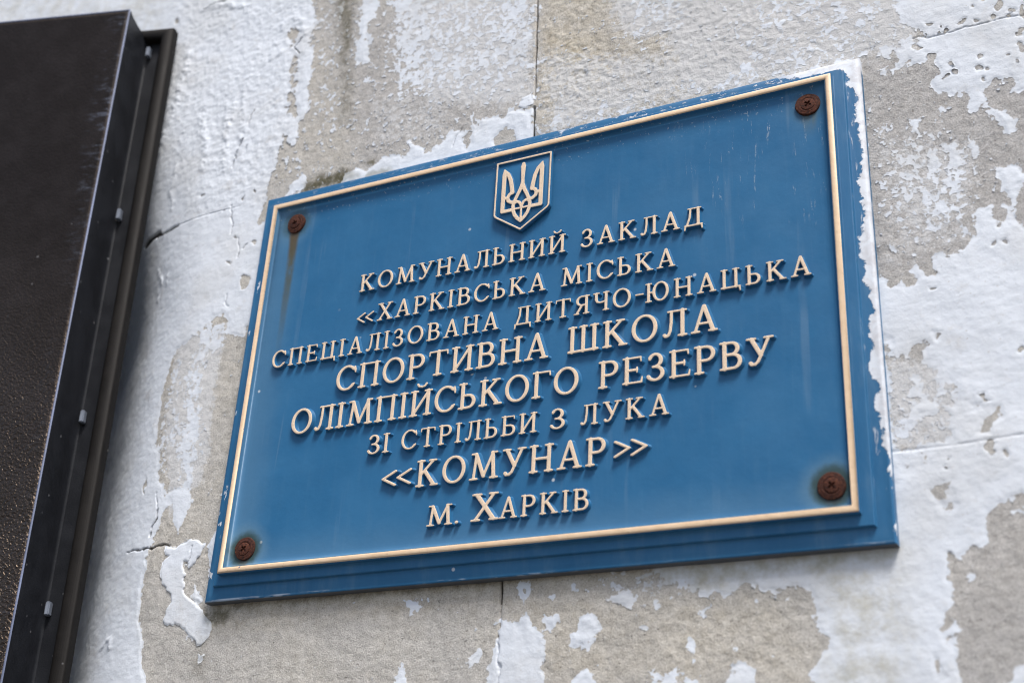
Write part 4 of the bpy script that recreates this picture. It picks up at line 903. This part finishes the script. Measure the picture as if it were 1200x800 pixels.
def raised_mesh(name, f, bounds, step, bev, draft, mats, side_top=.90):
    """relief of the area f < 0: flat top at y = -1 with a rounded shoulder, drafted flanks down to y = +.04"""
    x0, z0, x1, z1 = bounds
    nx = int((x1 - x0) / step) + 2; nz = int((z1 - z0) / step) + 2
    gx = x0 + np.arange(nx) * step; gz = z0 + np.arange(nz) * step
    GX, GZ_ = np.meshgrid(gx, gz)
    V = f(GX, GZ_)
    V = np.where(np.abs(V) < step * .02, -step * .02, V)
    verts, ids = [], {}
    def vert(key, p):
        if key not in ids:
            ids[key] = len(verts); verts.append(p)
        return ids[key]
    faces = []
    ins = V < 0
    any_in = ins[:-1, :-1] | ins[1:, :-1] | ins[:-1, 1:] | ins[1:, 1:]
    for j, i in zip(*np.nonzero(any_in)):
        c = [(i, j), (i + 1, j), (i + 1, j + 1), (i, j + 1)]
        loop = []
        for q in range(4):
            a, b = c[q], c[(q + 1) % 4]
            va, vb = V[a[1], a[0]], V[b[1], b[0]]
            if va < 0: loop.append(vert(a, (gx[a[0]], gz[a[1]])))
            if (va < 0) != (vb < 0):
                t = va / (va - vb)
                key = (min(a, b), max(a, b))
                loop.append(vert(key, (gx[a[0]] + (gx[b[0]] - gx[a[0]]) * t, gz[a[1]] + (gz[b[1]] - gz[a[1]]) * t)))
        if len(loop) >= 3: faces.append(loop)
    P = np.array(verts)
    D = np.clip(-f(P[:, 0], P[:, 1]), 0, None)
    top = -(1 - (1 - side_top) * (1 - np.clip(D / bev, 0, 1)) ** 2)
    e = step * .5
    gxn = f(P[:, 0] + e, P[:, 1]) - f(P[:, 0] - e, P[:, 1]); gzn = f(P[:, 0], P[:, 1] + e) - f(P[:, 0], P[:, 1] - e)
    ln = np.hypot(gxn, gzn) + 1e-9
    cnt = {}
    for lp in faces:
        for a, b in zip(lp, lp[1:] + lp[:1]):
            cnt[(a, b)] = cnt.get((a, b), 0) + 1
    co = [(p[0], t, p[1]) for p, t in zip(P, top)]
    nf = len(faces); ring = {}; ring2 = {}
    def low(v, r, dist, y):
        if v not in r:
            r[v] = len(co); co.append((P[v, 0] + gxn[v] / ln[v] * dist, y, P[v, 1] + gzn[v] / ln[v] * dist))
        return r[v]
    for (a, b) in [k for k in cnt if (k[1], k[0]) not in cnt]:
        a1, b1 = low(a, ring, draft * .55, -.30), low(b, ring, draft * .55, -.30)
        a2, b2 = low(a, ring2, draft * 1.6, .05), low(b, ring2, draft * 1.6, .05)
        faces.append([b, a, a1, b1]); faces.append([b1, a1, a2, b2])
    me = bpy.data.meshes.new(name)
    me.from_pydata(co, [], faces)
    for m in mats: me.materials.append(m)
    me.polygons.foreach_set('material_index', [0] * nf + [1] * (len(faces) - nf))
    me.polygons.foreach_set('use_smooth', [True] * len(faces))
    me.set_sharp_from_angle(angle=math.radians(62))
    me.update()
    return me

# ---- serif alphabet drawn as strokes (cap height 1)
S, T_, R_ = .067, .049, .039
def ln_(x0, z0, x1, z1, w0=S, w1=None): return [(x0, z0, w0), (x1, z1, w0 if w1 is None else w1)]
def stem(x, z0=.04, z1=.96): return ln_(x, z0, x, z1)
def ser(x, z, l=.12, r=.12): return [(x - l, z, R_), (x, z, R_ + .004), (x + r, z, R_)]
def bot(x, l=.12, r=.12): return ser(x, R_, l, r)
def top(x, l=.12, r=.12): return ser(x, 1 - R_, l, r)
def arc(cx, cz, rx, rz, a0, a1, wside=S, wtop=T_, n=18):
    out = []
    for k in range(n + 1):
        a = math.radians(a0 + (a1 - a0) * k / n)
        w = wtop + (wside - wtop) * abs(math.cos(a)) ** 1.5
        out.append((cx + (rx - w) * math.cos(a), cz + (rz - w) * math.sin(a), w))
    return out
def bowl(x, z0, z1, reach):
    """closed D-shaped bowl on the right of a stem"""
    r = (z1 - z0) / 2; cz = (z0 + z1) / 2
    a = arc(reach - r * .95, cz, r * .95, r, -90, 90)
    return [[(x, a[0][1], T_)] + a + [(x, a[-1][1], T_)]]
def glyph(c):
    if c == 'І': return [stem(.15), bot(.15), top(.15)], .30
    if c == 'П': return [stem(.14), stem(.66), bot(.14), bot(.66), ln_(.03, 1 - T_, .77, 1 - T_, R_)], .80
    if c == 'Н': return [stem(.14), stem(.66), bot(.14), bot(.66), top(.14), top(.66), ln_(.14, .5, .66, .5, T_)], .80
    if c in 'ИЙ':
        g = [stem(.14), stem(.66), bot(.14), bot(.66), top(.14), top(.66), ln_(.16, .10, .64, .90, T_)]
        if c == 'Й': g.append([(.24, 1.24, .045), (.29, 1.16, .04), (.40, 1.125, .036), (.51, 1.16, .04), (.56, 1.24, .045)])
        return g, .80
    if c == 'К': return [stem(.14), bot(.14), top(.14), ln_(.18, .47, .58, .94, T_), ln_(.30, .58, .64, .06, S), ser(.66, R_, .11, .12), ser(.58, 1 - R_, .13, .11)], .79
    if c == 'О': return [arc(.42, .5, .42, .52, 0, 360, S, T_, 40)], .84
    if c == 'С':
        a = arc(.42, .5, .42, .52, 48, 318, S, T_, 34)
        return [a, [(a[0][0], a[0][1], T_), (.735, .80, .045), (.745, .70, .03)], [(.715, .93, .028), (.735, .80, .04)], [(a[-1][0], a[-1][1], T_), (.74, .235, .035)]], .78
    if c == 'М':
        return [ln_(.15, .05, .22, .95, T_), ln_(.21, .95, .50, .12, S), ln_(.50, .12, .80, .95, T_), ln_(.79, .95, .86, .05, S), bot(.15), bot(.86), ser(.18, 1 - R_, .11, .02), ser(.83, 1 - R_, .02, .11)], 1.0
    if c == 'У':
        return [ln_(.15, .95, .42, .36, S), [(.66, .95, T_), (.40, .30, T_), (.33, .14, T_), (.24, .055, .05), (.14, .06, .055), (.11, .12, .062)], top(.14, .12, .12), top(.66, .12, .12)], .78
    if c == 'А': return [[(.38, .96, T_), (.12, .05, T_)], [(.40, .96, S), (.67, .05, S)], [(.375, .985, .03), (.42, .985, .03)], ln_(.20, .33, .60, .33, .042), bot(.12, .11, .12), bot(.67, .12, .11)], .79
    if c == 'Л':
        return [[(.29, .95, T_), (.285, .55, T_), (.25, .22, T_), (.19, .08, .05), (.11, .055, .055), (.075, .11, .062)], stem(.64), bot(.64), ln_(.19, 1 - T_, .75, 1 - T_, R_)], .77
    if c == 'Ь': return [stem(.14), top(.14), ser(.14, R_, .12, .05)] + bowl(.14, 0, .57, .62), .64
    if c == 'З':
        a = arc(.26, .745, .25, .275, 150, -88, S, T_); b = arc(.26, .275, .30, .285, 88, -155, S, T_)
        return [a, b, ln_(.20, .515, .28, .515, T_), [(a[0][0], a[0][1], .05), (.085, .80, .045)], [(b[-1][0], b[-1][1], .05), (.035, .20, .045)]], .58
    if c == 'Д':
        return [[(.30, .95, T_), (.27, .50, T_), (.14, .06, T_)], ln_(.64, .06, .64, .95, S), ln_(.20, 1 - T_, .75, 1 - T_, R_), ln_(.06, T_, .80, T_, T_), [(.075, .04, .045), (.045, -.17, .032)], [(.785, .04, .045), (.81, -.17, .032)]], .85
    if c == 'Х': return [ln_(.13, .95, .66, .05, S), ln_(.64, .95, .11, .05, T_), bot(.11, .11, .12), bot(.67, .12, .11), top(.12, .11, .13), top(.64, .12, .11)], .78
    if c == 'Р': return [stem(.14), bot(.14), ser(.14, 1 - R_, .12, .05)] + bowl(.14, .42, 1, .64), .65
    if c == 'В': return [stem(.14), ser(.14, 1 - R_, .12, .05), ser(.14, R_, .12, .05)] + bowl(.14, .49, 1, .60) + bowl(.14, 0, .575, .67), .68
    if c == 'Б': return [stem(.14), ser(.14, 1 - R_, .12, .05), ser(.14, R_, .12, .05), ln_(.14, 1 - T_, .56, 1 - T_, R_), [(.57, .955, .034), (.585, .82, .026)]] + bowl(.14, 0, .56, .66), .67
    if c == 'Е': return [stem(.14), ln_(.03, 1 - T_, .57, 1 - T_, R_), ln_(.03, T_, .60, T_, R_), ln_(.14, .51, .46, .51, T_), [(.58, .955, .034), (.595, .81, .026)], [(.61, .05, .036), (.635, .22, .026)], [(.47, .60, .028), (.47, .42, .028)]], .66
    if c == 'Ц': return [stem(.14), stem(.64), top(.14), top(.64), ln_(.03, T_, .80, T_, T_), [(.79, .04, .045), (.815, -.16, .032)]], .83
    if c == 'Ч': return [stem(.60), bot(.60), top(.60), top(.14), [(.14, .95, S), (.14, .64, S), (.19, .51, .055), (.32, .455, T_), (.46, .47, T_), (.60, .51, T_)]], .73
    if c == 'Я':
        b = [[(.70 - x, z, w) for x, z, w in st] for st in bowl(.14, .44, 1, .64)]
        return [stem(.56), bot(.56), ser(.56, 1 - R_, .05, .12), ln_(.34, .46, .12, .05, T_ + .01), ser(.10, R_, .10, .10)] + b, .70
    if c == 'Т': return [stem(.37), bot(.37, .13, .13), ln_(.05, 1 - T_, .69, 1 - T_, R_), [(.045, .955, .034), (.03, .81, .026)], [(.695, .955, .034), (.71, .81, .026)]], .74
    if c == 'Ю': return [stem(.14), bot(.14), top(.14), ln_(.14, .5, .34, .5, T_), arc(.68, .5, .37, .52, 0, 360, S, T_, 36)], 1.05
    if c == 'Ш': return [stem(.14), stem(.51), stem(.88), top(.14), top(.51, .11, .11), top(.88), ln_(.03, T_, .99, T_, T_)], 1.02
    if c == 'Г': return [stem(.14), bot(.14), ln_(.03, 1 - T_, .58, 1 - T_, R_), [(.59, .955, .034), (.605, .81, .026)]], .62
    if c == '-': return [ln_(.06, .50, .36, .50, .048)], .42
    if c == '.': return [ln_(.09, .07, .095, .07, .075)], .19
    if c == '«': return [[(.40, .60, .045), (.06, .34, .045), (.40, .08, .045)], [(.82, .60, .045), (.48, .34, .045), (.82, .08, .045)]], .88
    if c == '»': return [[(.06, .74, .045), (.40, .48, .045), (.06, .22, .045)], [(.48, .74, .045), (.82, .48, .045), (.48, .22, .045)]], .88
    raise KeyError(c)
GLYPHS = {}
def glyph_mesh(c):
    if c not in GLYPHS:
        st, w = glyph(c)
        GLYPHS[c] = (raised_mesh('letter', stroke_field(st), (-.12, -.26, w + .12, 1.34),   .0225, .024, .040, (M_LETTER, M_FLANK)), w)
    return GLYPHS[c]

PANEL_Y, LETTER_H = .0066, .0041
# baseline height, cap height, words as (text, left edge, right edge, size factor), metres on the plaque
LINES = [
    (.2592, .0178, [('КОМУНАЛЬНИЙ', .1149, .3236, 1), ('ЗАКЛАД', .3385, .4478, 1)]),
    (.2250, .0177, [('«', .1152, .1340, 1), ('ХАРКІВСЬКА', .1381, .3061, 1), ('МІСЬКА', .3212, .4233, 1)]),
    (.1952, .0175, [('СПЕЦІАЛІЗОВАНА', .0254, .2630, 1), ('ДИТЯЧО-', .2783, .3968, 1), ('ЮНАЦЬКА', .3980, .5341, 1)]),
    (.1602, .0242, [('СПОРТИВНА', .1011, .3115, 1), ('ШКОЛА', .3300, .4582, 1)]),
    (.1243, .0241, [('ОЛІМПІЙСЬКОГО', .0576, .3406, 1), ('РЕЗЕРВУ', .3584, .5022, 1)]),
    (.0946, .0178, [('ЗІ', .1429, .1644, 1), ('СТРІЛЬБИ', .1765, .3045, 1), ('З', .3169, .3303, 1), ('ЛУКА', .3432, .4179, 1)]),
    (.0592, .0237, [('«', .1598, .1906, 1.32), ('КОМУНАР', .1948, .3662, 1), ('»', .3721, .4017, 1.32)]),
    (.0237, .0178, [('М', .2084, .2321, 1), ('.', .2345, .2385, 1), ('Х', .2503, .2735, 1.32), ('АРКІВ', .2752, .3528, 1)]),
]
for zb, cap, words in LINES:
    line = empty('text_line', PO + Vector((words[0][1], PANEL_Y, zb)), plaque)
    for text, x0, x1, fac in words:
        size = cap if text in '«»' else cap * fac
        ws = [glyph_mesh(c)[1] * size for c in text]
        if len(text) == 1:
            sx, gap = (x1 - x0) / ws[0], 0
        else:
            # a tracking of about 6 percent of the cap height, then a slight common stretch
            want = (x1 - x0); nat = sum(ws) + .10 * size * (len(text) - 1)
            sx = min(max(want / nat, .86), 1.10 if len(text) > 2 else 1.22)
            gap = (want - sum(ws) * sx) / (len(text) - 1)
        x = x0
        for c, w in zip(text, ws):
            o = link('letter', GLYPHS[c][0], line, (x - words[0][1], 0, 0))
            o.scale = (size * sx, LETTER_H, size)
            if text == '«' and fac > 1: o.location.z = .12 * cap      # the large quotation marks sit higher
            x += w * sx + gap

# ---------------------------------------------------------------- emblem
EC, EZ = .2794, .2900
def mir(st): return [(-x, z, w) for x, z, w in st]
half = [[(-18.9, 66.5, .9), (-18.9, 62, 1.9), (-18.9, 22.6, 1.8)], [(-18.9, 22.4, 1.6), (-8, 22.4, 1.5)],
        [(-19.2, 66.8, .8), (-15.0, 61.5, 1.6), (-12.2, 54.5, 1.8), (-10.7, 47, 1.8), (-9.9, 40.8, 1.9)],
        [(-9.9, 41.0, 1.6), (-12.8, 39.3, 1.5), (-14.4, 36.2, 1.5), (-13.6, 32.8, 1.5), (-10.5, 30.5, 1.5), (-6.5, 30.2, 1.4)],
        [(-18.9, 36.1, 1.4), (-14.5, 36.1, 1.4)],
        [(0, 48.0, 1.7), (-2.2, 42.0, 1.6), (-5.0, 36.0, 1.5), (-7.2, 31.0, 1.5), (-8.3, 26.5, 1.5), (-8.2, 22.0, 1.5), (-6.3, 16.5, 1.5), (-3.3, 12.3, 1.5), (0, 9.3, 1.5)],
        [(-7.2, 28.6, 1.1), (-4.6, 30.2, 1.2), (-1.9, 28.6, 1.2), (-.4, 25.0, 1.1), (0, 22.6, 1.1)]]
tri = [[(x, z, w * 1.13) for x, z, w in q] for q in half] + [[(x, z, w * 1.13) for x, z, w in mir(q)] for q in half] + [[(0, 69.3, 1.7), (0, 66.5, 2.5), (0, 61, 2.1), (0, 53, 1.7), (0, 48, 2.0)],
        [(-8, 22.7, 1.0), (8, 22.7, 1.0)], [(0, 23, 1.0), (0, 11, 1.1)]]
def shield_outline(inset=0):
    a, tz = 27.4 - inset, 76.1 - inset
    lo = 17.5 + inset * .55
    pts = [(-a, tz), (a, tz), (a, lo + 3.2)]
    for k in range(5):
        q = k / 4
        pts.append((a - 4.2 * q * q, lo + 3.2 - 4.6 * q - .2 * q * q))
    pts += [(0, 0 + inset * 1.15)]
    left = [(-x, z) for x, z in pts[2:-1]][::-1]
    return pts + left
emblem_at = PO + Vector((EC, PANEL_Y, EZ))
bm = bmesh.new()
o0, o1 = shield_outline(0), shield_outline(.9)
va = [bm.verts.new((x * .001 * 1.012, .0004, z * .001)) for x, z in o0]
vb = [bm.verts.new((x * .001, -.0026, z * .001)) for x, z in o0]
vc = [bm.verts.new((x * .001, -.0031, z * .001)) for x, z in o1]
for r0, r1 in ((va, vb), (vb, vc)):
    for i in range(len(r0)):
        j = (i + 1) % len(r0); bm.faces.new((r0[i], r0[j], r1[j], r1[i]))
bm.faces.new(vc)
emblem = link('emblem', from_bm('shield', bm, M_FLANK, 40), plaque, emblem_at)
rim_pts = [(x, z, .85) for x, z in shield_outline(.55)]
rim_me = raised_mesh('shield_rim', stroke_field([rim_pts + rim_pts[:1]]), (-30, -3, 30, 80), .42, .5, .45, (M_LETTER, M_FLANK))
ro = link('rim', rim_me, emblem, (0, -.0030, 0)); ro.scale = (.001, .0020, .001)
tri_me = raised_mesh('trident', stroke_field(tri), (-23, 4, 23, 74), .42, .55, .55, (M_LETTER, M_FLANK))
to = link('trident', tri_me, emblem, (0, -.0030, 0)); to.scale = (.001, .0022, .001)

# ---------------------------------------------------------------- screws
def lathe(name, prof, mats, n=40, wob=0.0, seed=0, cross=None):
    """turned shape around the y axis; prof = (radius, y), y < 0 towards the street"""
    rng = np.random.default_rng(seed)
    bm = bmesh.new(); rings = []
    ph = rng.uniform(0, 6.28, 3)
    for r, y in prof:
        ring = []
        for k in range(n):
            a = 2 * math.pi * k / n
            rr = r * (1 + wob * (math.sin(3 * a + ph[0]) + .6 * math.sin(7 * a + ph[1])))
            px, pz = rr * math.cos(a), rr * math.sin(a)
            yy = y
            if cross:
                arm, wd, dp, rot = cross
                u, v = px * math.cos(rot) + pz * math.sin(rot), -px * math.sin(rot) + pz * math.cos(rot)
                inside = max(1 - max(abs(u) / arm, abs(v) / wd) ** 6, 1 - max(abs(v) / arm, abs(u) / wd) ** 6)
                if inside > 0 and y < -.001: yy = y + dp * min(1, inside * 3)
            ring.append(bm.verts.new((px, yy, pz)))
        rings.append(ring)
    for a, b in zip(rings, rings[1:]):
        for i in range(n):
            j = (i + 1) % n; bm.faces.new((a[i], a[j], b[j], b[i]))
    bm.faces.new(rings[-1])
    return from_bm(name, bm, mats, 50)
washer_prof = [(.0104, .0010), (.0105, -.0010), (.0102, -.0016), (.0096, -.0019), (.0086, -.0018), (.0078, -.0021), (.0070, -.0024), (.0062, -.0022), (.0050, -.0014)]
head_prof = [(.0058, -.0012), (.0059, -.0022), (.0055, -.0027)] + [(.0055 * (1 - k / 16), -.0027 - .0006 * math.sin(math.pi / 2 * k / 16)) for k in range(1, 16)]
for i, (sx, sz) in enumerate(SCREWS):
    hd = link('screw', lathe('screw_head', head_prof, M_RUST, 64, .008, 7 + i, (.0030, .0008, .0017, (.35, .9, .75, .6)[i])), plaque, PO + Vector((sx, PANEL_Y, sz)))
    wa = link('washer', lathe('washer', washer_prof, M_RUST, 48, .012, 3 + i), hd, ((.0006, 0, -.0004), (-.0003, 0, .0005), (.0004, 0, .0005), (-.0005, 0, -.0002))[i])
    hd.rotation_euler = ((.05, 0, -.06), (-.03, 0, .04), (.02, 0, .05), (.04, 0, -.03))[i]

# ---------------------------------------------------------------- the black metal panel at the left
PANEL_ROT, PANEL_TILT = math.radians(17), math.radians(1.9)
P0 = Vector((-.1856, 0.0, .6637 + GZ))
Lv = Vector((-math.cos(PANEL_ROT), -math.sin(PANEL_ROT), 0))
Zt = Vector((0, 0, 1)) + Lv * math.tan(PANEL_TILT)
PH = (P0.z - .012) / 1.0
base = P0 - Zt * PH
mp = empty('metal_panel', base)
mp.rotation_euler = (Matrix.Rotation(PANEL_ROT, 3, 'Z') @ Matrix.Rotation(-PANEL_TILT, 3, 'Y')).to_euler()
tag(mp, 'tall black metal panel with pebbled face and rounded dark rim, left of the blue plaque', 'metal panel')
PW = .92
def slab(bm, x0, x1, y0, y1, z0, z1):
    v = [bm.verts.new(p) for p in ((x0, y0, z0), (x1, y0, z0), (x1, y1, z0), (x0, y1, z0), (x0, y0, z1), (x1, y0, z1), (x1, y1, z1), (x0, y1, z1))]
    for f in ((0, 1, 2, 3), (4, 7, 6, 5), (0, 4, 5, 1), (1, 5, 6, 2), (2, 6, 7, 3), (3, 7, 4, 0)): bm.faces.new([v[i] for i in f])
def ring_sweep(prof, x0, x1, z0, z1, cap=False):
    """prof = (inset from the outline, y)"""
    bm = bmesh.new(); rings = []
    for i, y in prof:
        rings.append([bm.verts.new(p) for p in ((x0 + i, y, z0 + i), (x1 - i, y, z0 + i), (x1 - i, y, z1 - i), (x0 + i, y, z1 - i))])
    for a, b in zip(rings, rings[1:]):
        for i in range(4):
            j = (i + 1) % 4; bm.faces.new((a[i], a[j], b[j], b[i]))
    if cap: bm.faces.new(rings[-1])
    return bm
link('back_tray', from_bm('back_tray', ring_sweep([(.002, .016), (.002, .0085), (.014, .0085), (.017, .0088), (.034, .0088), (.05, .0088)], -PW, 0, 0, PH, True), M_SIDE, 40), mp)
rimp = [(.0, .012)] + [(.0075 - .0075 * math.cos(math.pi * k / 10), .0045 - .0075 * math.sin(math.pi * k / 10) ** .8) for k in range(11)] + [(.0152, .012)]
link('rim', from_bm('rim', ring_sweep(rimp, -PW, 0, 0, PH), M_RIM, 60), mp)
bx0, bx1, bz0, bz1 = -PW + .0333, -.0333, .03, PH - .0072
sidep = [(-.0012, .0086), (.0000, .0078), (.0012, .006), (.0018, -.004), (.0020, -.018), (.0014, -.032), (.0004, -.0400), (.0002, -.0425)]
link('side_wall', from_bm('side_wall', ring_sweep(sidep, bx0, bx1, bz0, bz1), M_SIDE, 45), mp)
trimp = [(.0002, -.0425), (-.0003, -.0433), (-.0002, -.0442), (.0005, -.0447), (.0013, -.0446), (.0018, -.0438)]
link('edge_trim', from_bm('edge_trim', ring_sweep(trimp, bx0, bx1, bz0, bz1), M_TRIM, 60), mp)
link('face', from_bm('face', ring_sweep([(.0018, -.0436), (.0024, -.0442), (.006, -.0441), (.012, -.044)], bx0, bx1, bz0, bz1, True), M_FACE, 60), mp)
clip_me = None
for s in (-.0301, -.2489, -.4851, -.6790):
    if clip_me is None:
        bm = bmesh.new(); slab(bm, -.0022, .0022, -.004, .003, -.0065, .0065)
        bmesh.ops.bevel(bm, geom=list(bm.edges), offset=.0009, segments=2, affect='EDGES')
        clip_me = from_bm('clip', bm, M_CLIP, 40)
    link('clip', clip_me, mp, (-.0290, .0052, PH + s))
